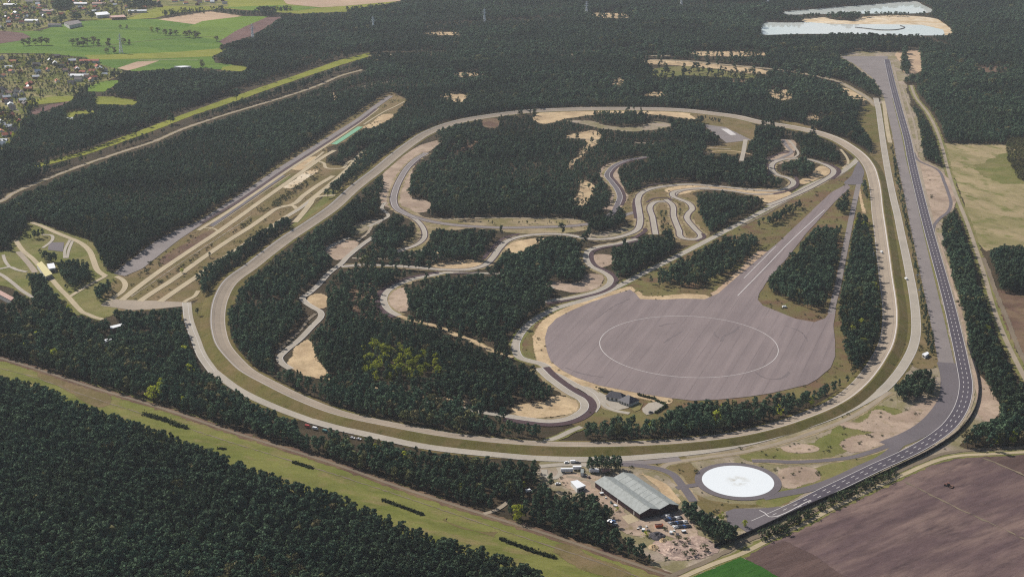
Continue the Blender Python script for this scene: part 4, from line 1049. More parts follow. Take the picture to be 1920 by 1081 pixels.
R('runoff_strip', [(786, 300), (764, 320), (748, 342), (736, 362), (732, 380)], 3.5, 'red_strip', 6, 'thin dark run-off outside the western loop', cat='run-off', clear=0)
R('runoff_strip', [(1202, 353), (1225, 346), (1260, 342), (1300, 341)], 3.5, 'red_strip', 6, 'dark run-off above the upper hairpin road', cat='run-off', clear=0)
R('runoff_strip', [(1190, 372), (1188, 385), (1192, 410)], 4, 'red_strip', 6, 'dark run-off left of the first hairpin lane', cat='run-off', clear=0)
R('runoff_strip', [(1212, 380), (1228, 372), (1248, 371), (1262, 376)], 4, 'red_strip', 6, 'dark run-off over the top of the hairpin lanes', cat='run-off', clear=0)
R('runoff_strip', [(900, 510), (880, 512), (850, 513)], 4, 'red_strip', 5, 'dark run-off below the middle handling road', cat='run-off', clear=0)
R('runoff_strip', [(1440, 298), (1462, 288), (1490, 284)], 6, 'red_strip', 6, 'purplish run-off at the north-east corner', cat='run-off', clear=1)
for pts_, w_ in [([(1353, 640), (1356, 632), (1362, 628), (1375, 622), (1386, 612)], 2.6), ([(1244, 643), (1256, 635), (1266, 629), (1277, 622)], 1.6), ([(1415, 696), (1424, 704), (1434, 709), (1456, 711), (1470, 706), (1478, 700)], 1.8), ([(1236, 612), (1250, 608), (1268, 606)], 1.8), ([(1340, 622), (1342, 630), (1348, 634)], 1.4), ([(1460, 712), (1472, 706), (1480, 698)], 2.4), ([(1060, 690), (1090, 700), (1130, 708)], 1.2), ([(1470, 610), (1500, 622), (1515, 640)], 1.4), ([(1180, 560), (1150, 575), (1120, 596)], 1.4)]:
    R('tyre_marks', pts_, w_, 'tyremark', 7, 'dark curved tyre marks on the great pad', cat='tyre marks', clear=0, rag=0.5, opn=False)
R('farm_track', [(690, 104), (780, 102), (860, 102), (960, 102), (1040, 102), (1120, 103), (1200, 105), (1270, 104)], 7, 'dirt', 4, 'pale broken firebreak line behind the northern wood', cat='track', verge=3, clear=5, opn='base')
R('farm_track', [(760, 150), (700, 158), (640, 176), (560, 196)], 4, 'dirt', 4, 'thin ride crossing the left pine wood', cat='track', clear=4, opn='base')
R('farm_track', [(1700, 60), (1760, 82), (1790, 96)], 6, 'dirt', 4, 'thin pale ride in the dark right wood', cat='track', clear=4, opn='base')
R('road', [(1620, 400), (1614, 372), (1610, 350)], 4, 'sand', 4, 'pale sandy strip beside the narrow lane', cat='track', clear=1, rag=0.6)
# southern hairpin
R('road', [(1014, 690), (1030, 697), (1053, 707), (1073, 718), (1093, 729), (1107, 738), (1116, 750), (1119, 760), (1112, 772)], 6.5, 'concrete', 5, 'concrete lane outside the southern hairpin', lines=[(3.0, 0.4), (-3.0, 0.4)], clear=2)
R('handling_track', [(1010, 690), (1026, 706), (1044, 720), (1061, 732), (1076, 741), (1089, 748), (1096, 758), (1094, 768), (1076, 781), (1058, 787), (1030, 790), (990, 786), (950, 780)], 7.5, 'concrete', 6, 'handling track lane in the southern hairpin', lines=[(3.5, 0.5), (-3.5, 0.5)], side=[(7.6, 7.0, 'red_strip')], clear=2, verge=4.5)
R('road', [(1060, 724), (1100, 727), (1115, 735), (1127, 750), (1137, 763), (1155, 770), (1180, 775)], 5, 'concrete', 5, 'access road curving to the dark roofed clubhouse', verge=2, clear=2)
R('road', [(1090, 800), (1070, 808), (1045, 820), (1020, 828)], 6, 'concrete', 5, 'link road joining the oval from the southern hairpin', verge=2, vmat='verge_grass', clear=2)
# handling track: west loop
R('handling_track', [(800, 287), (783, 297), (767, 311), (752, 333), (742, 355), (738, 377), (746, 393), (767, 404)], 8.5, 'asphalt', 6, 'asphalt handling track on the western loop', lines=[(3.9, 0.5), (-3.9, 0.5)], clear=3, verge=4.5, side=[(5.00, 1.5, 'red_strip'), (-5.00, 1.5, 'red_strip')])
R('handling_track', [(746, 390), (767, 404), (784, 416), (795, 432), (795, 446), (784, 457), (768, 464), (745, 470)], 6, 'concrete', 5, 'concrete curl of the western loop', lines=[(2.8, 0.4)], clear=3, verge=4.5, side=[(3.75, 1.5, 'red_strip'), (-3.75, 1.5, 'red_strip')])
R('handling_track', [(767, 404), (807, 415), (853, 422), (940, 427), (1010, 426), (1070, 424), (1105, 420)], 9, 'asphalt', 5, 'pinkish asphalt lane crossing the infield', clear=3, verge=4.5, side=[(5.25, 1.5, 'red_strip'), (-5.25, 1.5, 'red_strip')])
R('road', [(806, 410), (840, 411), (900, 409), (960, 409), (1040, 410), (1090, 412)], 4, 'dirt', 4, 'pale sandy track along the foot of the infield wood', cat='track', verge=2, clear=2)
R('handling_track', [(640, 500), (680, 497), (730, 498), (773, 501), (840, 506), (880, 505), (907, 498), (923, 484), (937, 465), (953, 451), (980, 443), (1023, 439), (1060, 440), (1107, 448), (1140, 448), (1173, 441), (1193, 432), (1200, 418), (1198, 393), (1196, 375), (1203, 362), (1222, 354), (1250, 349), (1290, 346), (1350, 350), (1400, 355), (1450, 358), (1480, 351), (1488, 342), (1478, 334), (1460, 329), (1447, 318), (1453, 304), (1477, 298), (1513, 299), (1545, 308), (1562, 318), (1562, 326), (1547, 337), (1520, 352), (1495, 364), (1460, 378), (1440, 385)], 7.5, 'concrete', 6, 'long concrete handling track through the infield', lines=[(3.5, 0.3), (-3.5, 0.3)], clear=2.5, verge=4.5, side=[(4.50, 1.5, 'red_strip'), (-4.50, 1.5, 'red_strip')])
R('runoff_strip', [(1185, 448), (1200, 440), (1210, 432), (1208, 428)], 6, 'red_strip', 6, 'dark red run-off at the foot of the hairpin lanes', cat='run-off', clear=1)
R('runoff_strip', [(1490, 330), (1496, 342), (1490, 352), (1470, 360), (1450, 364)], 5, 'red_strip', 6, 'dark red run-off outside the small eastern bend', cat='run-off', clear=1)
R('runoff_strip', [(1540, 304), (1568, 314), (1574, 322), (1560, 336)], 6, 'red_strip', 6, 'dark red run-off outside the eastern loop', cat='run-off', clear=1)
R('runoff_strip', [(906, 486), (926, 462), (946, 446), (975, 438)], 5.5, 'red_strip', 5, 'dark red run-off outside the upper handling bend', cat='run-off', clear=1)
R('handling_track', [(1250, 378), (1233, 378), (1221, 384), (1224, 410), (1229, 440)], 7, 'concrete', 6, 'first short hairpin lane', lines=[(3.2, 0.4)], clear=2, verge=4.5, side=[(4.25, 1.5, 'red_strip'), (-4.25, 1.5, 'red_strip')])
R('handling_track', [(1248, 374), (1260, 384), (1263, 406), (1273, 432), (1279, 446), (1292, 449), (1308, 448), (1314, 443), (1302, 428), (1288, 409), (1291, 400), (1298, 392), (1290, 380), (1275, 374), (1262, 368), (1264, 360), (1290, 355), (1330, 352)], 7, 'concrete', 6, 'second winding hairpin lane', lines=[(3.2, 0.4)], clear=2, verge=4.5, side=[(4.25, 1.5, 'red_strip'), (-4.25, 1.5, 'red_strip')])
R('runoff_strip', [(1306, 452), (1320, 446), (1318, 438)], 5, 'red_strip', 6, 'dark red run-off at the tip of the hairpin lanes', cat='run-off', clear=1)
R('handling_track', [(1157, 385), (1162, 370), (1158, 357), (1147, 342), (1138, 330), (1142, 320), (1155, 309), (1175, 301), (1200, 296), (1215, 294)], 8, 'asphalt_mid', 6, 'purplish asphalt bend in the northern infield', lines=[(3.7, 0.5), (-3.7, 0.5)], side=[(-6.5, 5, 'red_strip')], clear=2, verge=4.5)
R('handling_track', [(1195, 448), (1157, 457), (1123, 463), (1104, 470), (1099, 482), (1109, 500), (1130, 510), (1144, 521), (1141, 534), (1120, 546), (1090, 554), (1060, 560), (1020, 566)], 7, 'concrete', 6, 'concrete handling track in the eastern S bend', lines=[(3.2, 0.3), (-3.2, 0.3)], side=[(6.4, 5.5, 'red_strip')], clear=2, verge=4.5)
R('handling_track', [(830, 512), (813, 516), (780, 522), (750, 532), (728, 545), (720, 558), (722, 572), (734, 585), (748, 592)], 7.5, 'concrete', 6, 'concrete handling track in the left hairpin', lines=[(3.5, 0.3), (-3.5, 0.3)], side=[(-7.0, 6.0, 'red_strip')], clear=2, verge=4.5)
R('path', [(748, 592), (770, 600), (790, 604), (820, 612), (857, 628), (893, 642), (930, 660), (962, 670)], 5, 'sand', 4, 'sandy trail between the two southern infield woods', cat='track', verge=1.5, clear=0, rag=0.8)
R('road', [(940, 513), (980, 520), (1010, 530), (1040, 540)], 4, 'concrete', 5, 'narrow concrete path behind the middle infield wood', clear=1, opn='base')
# south-west road
R('road', [(700, 444), (680, 458), (665, 470), (650, 483), (640, 494), (618, 511), (594, 537), (576, 552), (567, 558), (573, 567), (588, 577), (600, 584), (602, 593), (585, 612), (561, 637), (533, 660), (524, 671), (530, 682), (545, 692)], 7, 'concrete', 5, 'concrete road winding through the south-western wood', lines=[(3.2, 0.4)], clear=2.5)
R('path', [(560, 694), (590, 706), (640, 714), (690, 725), (740, 735), (800, 744), (860, 750)], 4, 'sand', 4, 'sandy trail through the southern belt of pines', cat='track', clear=1.0, rag=0.8, opn='base')
R('road', [(690, 425), (712, 415), (728, 405), (716, 390), (722, 380)], 5, 'concrete', 5, 'short link road west of the loop', clear=2)
R('road', [(612, 468), (640, 452), (656, 445)], 5, 'concrete', 5, 'small concrete strip at the parking spot', clear=2)
R('road', [(660, 484), (690, 485), (740, 484), (775, 478), (792, 468)], 5, 'dirt', 5, 'pale track under the western wood', clear=1, opn='base')
R('road', [(1468, 262), (1476, 275), (1484, 286), (1470, 294), (1456, 300), (1440, 302)], 6, 'asphalt', 6, 'asphalt strip at the north-east corner of the infield', clear=2)
R('road', [(1398, 262), (1394, 285), (1390, 302)], 7, 'concrete', 5, 'short pale strip below the test square', clear=2)
R('path', [(1318, 288), (1340, 284), (1380, 284), (1410, 290)], 4, 'sand', 4, 'sandy track below the test square', cat='track', clear=2, rag=0.6)
# left straights
R('test_straight', [(225, 514), (248, 497), (300, 468), (345, 438), (385, 412), (440, 376), (468, 357), (520, 321), (583, 281), (640, 245), (673, 224), (710, 196), (733, 180)], 11, 'asphalt', 5, 'wide lilac-grey straight on the left flank', clear=3)
S('paved_apron', [(213, 513), (253, 482), (293, 452), (333, 431), (362, 420), (383, 409), (384, 417), (350, 438), (300, 478), (267, 504), (234, 518)], 'asphalt', 6, 'broad asphalt apron at the near end of the left straight', 'paving', 0.4, smooth=False)
R('test_straight', [(376, 420), (440, 382), (474, 360), (526, 324), (588, 284), (644, 248), (680, 224), (706, 204)], 6, 'red_strip', 6, 'dark brownish strip beside the left straight', clear=1)
R('test_straight', [(372, 432), (420, 402), (480, 361), (550, 313), (600, 281), (640, 254), (680, 226), (709, 204)], 6, 'concrete_pale', 5, 'narrow pale concrete straight', clear=2)
R('test_straight', [(228, 563), (262, 536), (300, 508), (350, 474), (400, 441), (440, 413), (480, 384), (525, 352), (570, 320), (610, 292), (628, 282)], 8, 'concrete_pale', 5, 'pale concrete straight with patched slabs', clear=2)
R('test_straight', [(262, 565), (290, 546), (317, 529), (383, 482), (430, 450), (467, 427), (500, 404), (522, 390), (547, 384), (570, 366), (600, 345), (625, 330)], 8, 'concrete_pale', 5, 'tan concrete straight in the middle of the lanes', clear=2)
R('test_straight', [(300, 566), (330, 545), (367, 520), (420, 484), (467, 453), (500, 432), (533, 409), (560, 392), (585, 373), (620, 345), (640, 328), (660, 308), (675, 290), (688, 280)], 8, 'concrete_pale', 5, 'tan concrete straight nearest the oval', clear=1, opn='base')
R('road', [(520, 390), (535, 386), (548, 386), (556, 392)], 6, 'concrete_pale', 6, 'short cross link between the straight lanes', clear=1)
R('road', [(553, 417), (568, 400), (582, 382), (592, 370), (612, 367), (644, 367), (655, 368)], 8, 'concrete_pale', 6, 'bent concrete slip road beside the oval', clear=2)
R('road', [(540, 405), (560, 393), (582, 376)], 5, 'concrete', 5, 'thin concrete edge road beside the dark belt', clear=1)
R('road', [(218, 518), (229, 524), (235, 535), (228, 548), (213, 558), (196, 570)], 6, 'concrete_pale', 5, 'S-shaped concrete link at the near end of the straight', clear=2)
R('path', [(376, 428), (398, 428), (410, 434)], 3, 'concrete_pale', 5, 'short pale link beside the narrow straight', clear=1)
R('road', [(570, 312), (590, 302), (605, 305), (615, 316), (640, 316), (652, 305), (662, 300)], 5, 'concrete_pale', 5, 'pale loop road below the dark clump', clear=2)
R('road', [(572, 311), (590, 299), (607, 285)], 4, 'concrete_pale', 5, 'pale L-shaped lane edge', clear=1)
R('green_lane', [(626, 271), (640, 262), (655, 252), (676, 238)], 10, 'greenpaint', 6, 'mint green painted surface beside the left straight', clear=2)
R('path', [(682, 234), (700, 222), (720, 210), (745, 198), (758, 191)], 3.5, 'concrete_pale', 5, 'thin pale lane at the far end of the straights', clear=2)
S('sand_patch', [(684, 240), (700, 230), (722, 215), (734, 214), (732, 222), (712, 232), (694, 240)], 'sand', 5, 'tan bare sand at the far end of the straights', 'sand', 0.8)
# entrance roads at the far left
R('road', [(29, 450), (44, 471), (60, 484), (73, 498), (95, 521), (111, 540), (129, 558), (147, 578), (156, 586), (164, 589), (178, 595), (193, 599)], 6, 'concrete_pale', 5, 'pale entrance road on the left', verge=1.5, vmat='verge_grass', clear=2.5)
R('road', [(59, 417), (78, 424), (107, 437), (129, 446), (142, 451), (156, 459), (168, 471), (176, 490), (184, 508), (198, 518)], 7, 'concrete_pale', 5, 'sandy concrete road looping round the entrance grounds', clear=3)
R('road', [(198, 518), (164, 536), (131, 556)], 5, 'concrete_pale', 5, 'straight pale link among the entrance roads', clear=2.5)
R('road', [(131, 450), (122, 468), (121, 484)], 3.5, 'concrete', 5, 'narrow lane of the entrance loop', clear=2)
R('road', [(136, 452), (129, 470), (126, 484)], 3.5, 'concrete', 5, 'second narrow lane of the entrance loop', clear=2)
R('road', [(78, 440), (95, 441), (99, 448), (90, 458), (80, 465)], 4, 'concrete', 5, 'small curl of the entrance loop', clear=2)
R('road', [(-20, 505), (0, 504), (18, 501), (32, 506), (50, 510)], 5, 'concrete', 5, 'western lane of the entrance triangle', clear=2)
R('road', [(18, 501), (10, 490), (6, 478)], 4, 'concrete', 5, 'short lane at the left edge', clear=2)
R('road', [(-20, 506), (0, 514), (22, 529), (40, 544), (62, 558)], 5, 'concrete', 5, 'lane running to the salmon roofed building', clear=2)
R('road', [(34, 472), (45, 484), (60, 502), (66, 511)], 7, 'concrete_tan', 5, 'tan parallel strip beside the entrance road', clear=2)
R('road', [(345, 567), (352, 562), (364, 556), (372, 545)], 5, 'concrete_pale', 5, 'link from the plaza to the outer road', clear=2)
# sandy track with clearings along the left wood
R('farm_track', [(-40, 390), (0, 378), (27, 361), (70, 343), (117, 324), (160, 308), (207, 292), (250, 278), (287, 266), (340, 243), (417, 217), (480, 198), (533, 182), (590, 163), (640, 142), (680, 131)], 5, 'dirt', 4, 'pale sandy track behind the left pine wood', cat='track', verge=2.5, clear=5)
R('farm_track', [(-60, 150), (0, 190), (16, 196), (34, 208)], 5, 'dirt', 5, 'village lane at the left edge', cat='track', clear=3)
R('farm_track', [(260, 112), (330, 113), (372, 113)], 3, 'concrete_pale', 6, 'thin pale farm road across the green fields', cat='track', clear=1)
R('farm_track', [(168, 90), (230, 82), (330, 72), (420, 68)], 2.5, 'brownfield', 6, 'thin dark ditch across the green fields', cat='ditch', clear=0, rag=0.5)
# ------------------------------------------------------------------ trees
NEEDLES, BARK = M['needles'], M['bark']


def crown_mesh(rng, kind):
    """Many leaf clumps spread over lumps of a crown. Unit tree is 1 m tall; returns verts, faces."""
    if kind == 'pine':
        zc, rx, rz, nl, nq, qs = 0.61, 0.20, 0.37, 13, 19, 0.10
    elif kind == 'spruce':
        zc, rx, rz, nl, nq, qs = 0.56, 0.18, 0.42, 13, 17, 0.095
    elif kind == 'broad':
        zc, rx, rz, nl, nq, qs = 0.52, 0.30, 0.44, 15, 18, 0.11
    else:
        zc, rx, rz, nl, nq, qs = 0.45, 0.55, 0.42, 8, 12, 0.2
    V, F = [], []
    for i in range(nl):
        h = rng.uniform(-1, 1) if i else 0.9
        w = math.sqrt(max(0.05, 1 - h * h)) if kind != 'spruce' else (1 - (h + 1) / 2) * 0.9 + 0.12
        a = rng.uniform(0, 2 * math.pi)
        r = rx * w * math.sqrt(rng.uniform(0.05, 1)) * 0.95
        c = np.array([r * math.cos(a), r * math.sin(a), zc + h * rz * 0.8])
        lr = rx * rng.uniform(0.38, 0.62)
        for q in range(nq):
            d = rng.normal(0, 1, 3)
            d[2] = abs(d[2]) * 0.9 - 0.15 if rng.random() < 0.75 else d[2]
            d /= np.linalg.norm(d) + 1e-6
            p = c + d * lr * np.array([1, 1, 0.75]) * rng.uniform(0.6, 1.05)
            nrm = d + rng.normal(0, 0.45, 3)
            nrm /= np.linalg.norm(nrm)
            t = np.cross(nrm, rng.normal(0, 1, 3))
            t /= np.linalg.norm(t) + 1e-6
            b = np.cross(nrm, t)
            s = qs * rng.uniform(0.55, 1.1)
            s2 = s * rng.uniform(0.5, 0.95)
            k = len(V)
            V += [p - t * s * 0.5 - b * s2 * 0.3, p + t * s * 0.2 - b * s2 * 0.6, p + t * s * 0.6 + b * s2 * 0.2, p - t * s * 0.1 + b * s2 * 0.6]
            F.append((k, k + 1, k + 2, k + 3))
    return V, F


def trunk_mesh(rng, kind):
    mb = MB()
    top = {'pine': 0.9, 'spruce': 0.95, 'broad': 0.75, 'shrub': 0.5}[kind]
    r = {'pine': 0.016, 'spruce': 0.015, 'broad': 0.02, 'shrub': 0.03}[kind]
    lean = rng.uniform(-0.02, 0.02, 2)
    mb.bar((0, 0, -0.02), (lean[0] * 0.5, lean[1] * 0.5, top * 0.55), r, 5, r * 0.75)
    mb.bar((lean[0] * 0.5, lean[1] * 0.5, top * 0.55), (lean[0], lean[1], top), r * 0.75, 5, r * 0.3)
    for i in range(4 if kind != 'shrub' else 2):
        a = rng.uniform(0, 6.28)
        z = top * rng.uniform(0.5, 0.85)
        ln = rng.uniform(0.06, 0.13) * (1.8 if kind == 'broad' else 1)
        mb.bar((lean[0] * 0.6, lean[1] * 0.6, z), (math.cos(a) * ln, math.sin(a) * ln, z + ln * 0.6), r * 0.4, 4, r * 0.15)
    return mb.v, mb.f


KINDS = [('pine', 'needles')] * 6 + [('spruce', 'needles')] * 2 + [('broad', 'leaves')] * 3 + [('broad', 'bare')] * 2 + [('shrub', 'shrub')] * 3
PROTO = []
lib = bpy.data.collections.new('tree_shapes')
rr = np.random.default_rng(5)
for i, (k, m) in enumerate(KINDS):
    cv, cf = crown_mesh(rr, k)
    tv, tf = trunk_mesh(rr, k)
    PROTO.append(dict(kind=k, mat=m, cv=cv, cf=cf, tv=tv, tf=tf, crown=None, trunk=None))
    n = len(tv)
    me = bpy.data.meshes.new('tree_shape')
    me.from_pydata([tuple(v) for v in tv] + [tuple(v) for v in cv], [], list(tf) + [tuple(j + n for j in f) for f in cf])
    me.materials.append(M['bark'])
    me.materials.append(M[m])
    mi = np.zeros(len(me.polygons), np.int32)
    mi[len(tf):] = 1
    me.polygons.foreach_set('material_index', mi)
    me.update()
    ob = bpy.data.objects.new('tree_shape_%s' % 'abcdefghijklmnopqrstuvwxyz'[i], me)
    lib.objects.link(ob)


def scatter_group():
    ng = bpy.data.node_groups.new('plant_trees', 'GeometryNodeTree')
    ng.interface.new_socket('Geometry', in_out='INPUT', socket_type='NodeSocketGeometry')
    ng.interface.new_socket('Geometry', in_out='OUTPUT', socket_type='NodeSocketGeometry')
    N = ng.nodes.new
    gi, go = N('NodeGroupInput'), N('NodeGroupOutput')
    ci = N('GeometryNodeCollectionInfo')
    ci.inputs['Collection'].default_value = lib
    ci.inputs['Separate Children'].default_value = True
    ci.inputs['Reset Children'].default_value = True
    ip = N('GeometryNodeInstanceOnPoints')
    ip.inputs['Pick Instance'].default_value = True

    def attr(name, typ):
        a = N('GeometryNodeInputNamedAttribute')
        a.data_type = typ
        a.inputs['Name'].default_value = name
        return a.outputs[0]
    ng.links.new(gi.outputs[0], ip.inputs['Points'])
    ng.links.new(ci.outputs[0], ip.inputs['Instance'])
    ng.links.new(attr('shape', 'INT'), ip.inputs['Instance Index'])
    ng.links.new(attr('turn', 'FLOAT_VECTOR'), ip.inputs['Rotation'])
    ng.links.new(attr('size', 'FLOAT_VECTOR'), ip.inputs['Scale'])
    ng.links.new(ip.outputs[0], go.inputs[0])
    return ng


NG = scatter_group()


def stuff_trees(name, pts, shape, size, turn, label, cat):
    me = bpy.data.meshes.new(name)
    n = len(pts)
    me.vertices.add(n)
    me.vertices.foreach_set('co', np.column_stack([pts, np.full(n, -0.15)]).astype(np.float32).ravel())
    a = me.attributes.new('shape', 'INT', 'POINT')
    a.data.foreach_set('value', shape.astype(np.int32))
    a = me.attributes.new('size', 'FLOAT_VECTOR', 'POINT')
    a.data.foreach_set('vector', size.astype(np.float32).ravel())
    a = me.attributes.new('turn', 'FLOAT_VECTOR', 'POINT')
    a.data.foreach_set('vector', turn.astype(np.float32).ravel())
    o = bpy.data.objects.new(name, me)
    COL.objects.link(o)
    md = o.modifiers.new('trees', 'NODES')
    md.node_group = NG
    tag(o, label, cat, kind='stuff')
    return o


def smooth_noise(x, y, s, seed):
    r = np.random.default_rng(seed)
    out = np.zeros_like(x)
    for k in range(7):
        a = r.uniform(0, 6.28)
        f = s * r.uniform(0.6, 1.7)
        out += np.sin((x * math.cos(a) + y * math.sin(a)) * f + r.uniform(0, 6.28))
    return out / 2.6


# which wood is which (outlines in the picture plane, drawn in order)
WOODS = [
    ('far pine wood crossed by the pylon line', [(-140, -60), (2060, -60), (2060, 110), (690, 100), (640, 115), (395, 130), (395, 84), (500, 30), (-140, 60)]),
    ('trees of the village and farms beyond the fields', [(-140, -60), (740, -60), (740, 20), (560, 26), (420, 30), (240, 40), (60, 60), (-140, 60)]),
    ('mixed trees of the village at the left edge', [(-140, 60), (170, 90), (250, 134), (200, 150), (160, 175), (140, 180), (60, 200), (30, 264), (-140, 330)]),
    ('pine wood between the village and the canal grass strip', [(250, 132), (400, 128), (470, 124), (640, 100), (690, 100), (500, 165), (267, 248), (60, 314), (-140, 380), (-140, 330), (30, 264), (60, 200), (140, 180)]),
    ('narrow pine belt between canal grass and sandy track', [(690, 104), (700, 130), (640, 143), (533, 183), (417, 218), (287, 267), (117, 324), (0, 380), (-140, 420), (-140, 380), (60, 314), (267, 252), (500, 168)]),
    ('broad pine wood behind the left straights', [(700, 130), (760, 150), (735, 172), (640, 232), (520, 309), (417, 383), (333, 429), (213, 512), (150, 450), (59, 415), (-140, 440), (-140, 420), (0, 380), (117, 324), (287, 267), (417, 218), (533, 183), (640, 143)]),
    ('middle pine wood between outer arc and oval', [(690, 98), (1260, 98), (1460, 100), (1575, 105), (1650, 175), (1650, 260), (1638, 337), (1593, 276), (1487, 239), (1335, 213), (1160, 204), (990, 209), (857, 229), (773, 267), (707, 314), (640, 366), (600, 365), (600, 280), (680, 235), (735, 172), (760, 150), (700, 130)]),
    ('dark pine wood on the right beyond the farm track', [(1700, 60), (2060, 60), (2060, 270), (1768, 270), (1757, 247), (1717, 183), (1690, 98)]),
    ('tall roadside wood between highway and farm track', [(1690, 150), (1717, 183), (1757, 247), (1777, 317), (1830, 467), (1880, 623), (1925, 715), (2060, 860), (1800, 850), (1880, 775), (1812, 600), (1765, 420), (1770, 330), (1725, 260)]),
    ('square pine wood at the right edge above the heather clearing', [(1840, 455), (2060, 455), (2060, 556), (1868, 550)]),
    ('young plantation at the right edge of the rough field', [(1880, 262), (2060, 262), (2060, 360), (1880, 350)]),
    ('northern infield pine wood inside the oval', [(800, 255), (923, 219), (1160, 207), (1335, 215), (1487, 241), (1593, 278), (1600, 300), (1560, 330), (1440, 388), (1200, 440), (1090, 415), (800, 412), (720, 385), (740, 296)]),
    ('central infield pine wood among the handling bends', [(720, 385), (800, 410), (1090, 413), (1200, 440), (1440, 388), (1280, 477), (1150, 542), (1002, 600), (966, 645), (960, 668), (820, 610), (730, 585), (720, 555), (830, 510), (640, 498), (610, 480)]),
    ('western infield pine wood beside the left flank of the oval', [(736, 294), (740, 400), (700, 450), (640, 498), (720, 552), (724, 580), (600, 690), (560, 720), (500, 714), (420, 645), (410, 600), (433, 530), (573, 420)]),
    ('southern infield pine wood above the banked bend', [(724, 580), (820, 608), (960, 668), (1015, 688), (1100, 760), (1080, 790), (1080, 815), (974, 828), (740, 794), (560, 742), (560, 700)]),
    ('wood on the grass island inside the run-up lane', [(1415, 560), (1440, 524), (1560, 380), (1600, 350), (1600, 400), (1560, 590), (1520, 606)]),
    ('small open wood on the left side of the run-up lane', [(1192, 552), (1280, 477), (1500, 362), (1545, 370), (1430, 470), (1340, 552)]),
    ('tall narrow wood between great pad and oval', [(1570, 590), (1600, 400), (1612, 360), (1640, 380), (1668, 593), (1640, 690), (1590, 720), (1560, 690)]),
    ('belt of pines along the lower rim of the great pad', [(1075, 815), (1085, 785), (1250, 745), (1450, 735), (1560, 700), (1610, 700), (1590, 740), (1447, 799), (1174, 832)]),
    ('pine belt between meadow and oval', [(-140, 560), (190, 590), (350, 560), (400, 690), (520, 765), (673, 811), (990, 860), (1030, 870), (1060, 905), (1160, 960), (1260, 1050), (1241, 1074), (907, 964), (640, 874), (160, 722), (-140, 640)]),
    ('entrance woods among the pale roads at the left edge', [(-140, 400), (59, 412), (150, 445), (215, 515), (220, 545), (190, 590), (-140, 560)]),
    ('dark pine belt between left straights and oval', [(370, 530), (470, 452), (552, 404), (560, 420), (500, 465), (440, 505), (390, 560)]),
    ('compact pine clump below the white hut', [(1670, 690), (1760, 690), (1760, 760), (1670, 762)]),
    ('small pine clump above the grey hall', [(1096, 850), (1172, 850), (1172, 890), (1096, 890)]),
    ('trees right of the scrap yard at the highway end', [(1270, 935), (1400, 935), (1400, 1030), (1320, 1040)]),
    ('sparse scrub trees between outer road and grey carriageway', [(1664, 256), (1690, 256), (1775, 680), (1740, 690), (1715, 560)]),
    ('rows of scrub between the straight lanes', [(187, 577), (417, 383), (640, 232), (640, 312), (604, 362), (560, 395), (430, 480), (300, 570)]),
    ('dense dark pine wood filling the lower left corner', [(-140, 690), (100, 735), (300, 810), (640, 935), (900, 1025), (1040, 1090), (1040, 1150), (-140, 1150)]),
]
for i, (lab, poly) in enumerate(WOODS):
    fill(WID, poly, i + 1)

# candidate places on the ground
parts = []
for (d0, d1, sp) in ((850, 1350, 4.6), (1350, 1900, 4.8), (1900, 2700, 5.9), (2700, 3700, 8.0), (3700, 5400, 10.0)):
    wmax = d1 * 0.50
    gx = np.arange(-wmax, wmax, sp)
    gy = np.arange(d0, d1, sp)
    X, Y = np.meshgrid(gx, gy)
    X = X + (np.arange(X.shape[0]) % 2)[:, None] * sp * 0.5
    X = X + RNG.uniform(-0.42, 0.42, X.shape) * sp
    Y = Y + RNG.uniform(-0.42, 0.42, Y.shape) * sp
    parts.append(np.column_stack([X.ravel(), Y.ravel(), np.full(X.size, sp)]))
T = np.vstack(parts)
u, v = px(T[:, 0], T[:, 1], 0)
ok = (u > -240) & (u < 2160) & (v > -50) & (v < 1130)
T, u, v = T[ok], u[ok], v[ok]
w = sample(WID, u, v)
kd = sample(KIND, u, v)
near = T[:, 2]
h = np.clip(RNG.normal(1.0, 0.19, len(T)), 0.55, 1.5) * 13.0
h *= np.where(near > 7, 1.18, 1.0)
lab_w = {lab: i + 1 for i, (lab, _) in enumerate(WOODS)}
front = lab_w['dense dark pine wood filling the lower left corner']
h = np.where(w == front, h * 1.05, h)
h = np.where(kd == 2, RNG.uniform(2.0, 6.0, len(T)), h)
h = np.where(kd == 3, RNG.uniform(4, 8, len(T)), h)
h = np.where(kd == 1, RNG.uniform(4, 11, len(T)), h)
h = np.where(kd == 5, RNG.uniform(5.5, 8, len(T)), h)
h = np.where(kd == 6, RNG.uniform(3, 8, len(T)), h)
h = h * (1 + 0.10 * smooth_noise(T[:, 0], T[:, 1], 0.012, 3))
# forestry plots: stands of different age side by side
ca_, sa_ = math.cos(0.32), math.sin(0.32)
bi = np.floor((T[:, 0] * ca_ + T[:, 1] * sa_) / 210.0 + 0.25 * np.floor((T[:, 1] * ca_ - T[:, 0] * sa_) / 160.0)).astype(int)
bj = np.floor((T[:, 1] * ca_ - T[:, 0] * sa_) / 160.0).astype(int)
plot = ((bi * 7919 + bj * 104729) % 97) / 97.0
outer = (kd == 0) & (T[:, 1] > 1900)
h = np.where(outer, h * (0.72 + 0.5 * plot), h)
den = sample(DENS, u, v)
for q in (0.45, 0.85):
    ut, vt = px(T[:, 0], T[:, 1], h * q)
    den = np.minimum(den, sample(DENS, ut, vt))
pr = np.minimum(den, sample(DENSB, u, v))
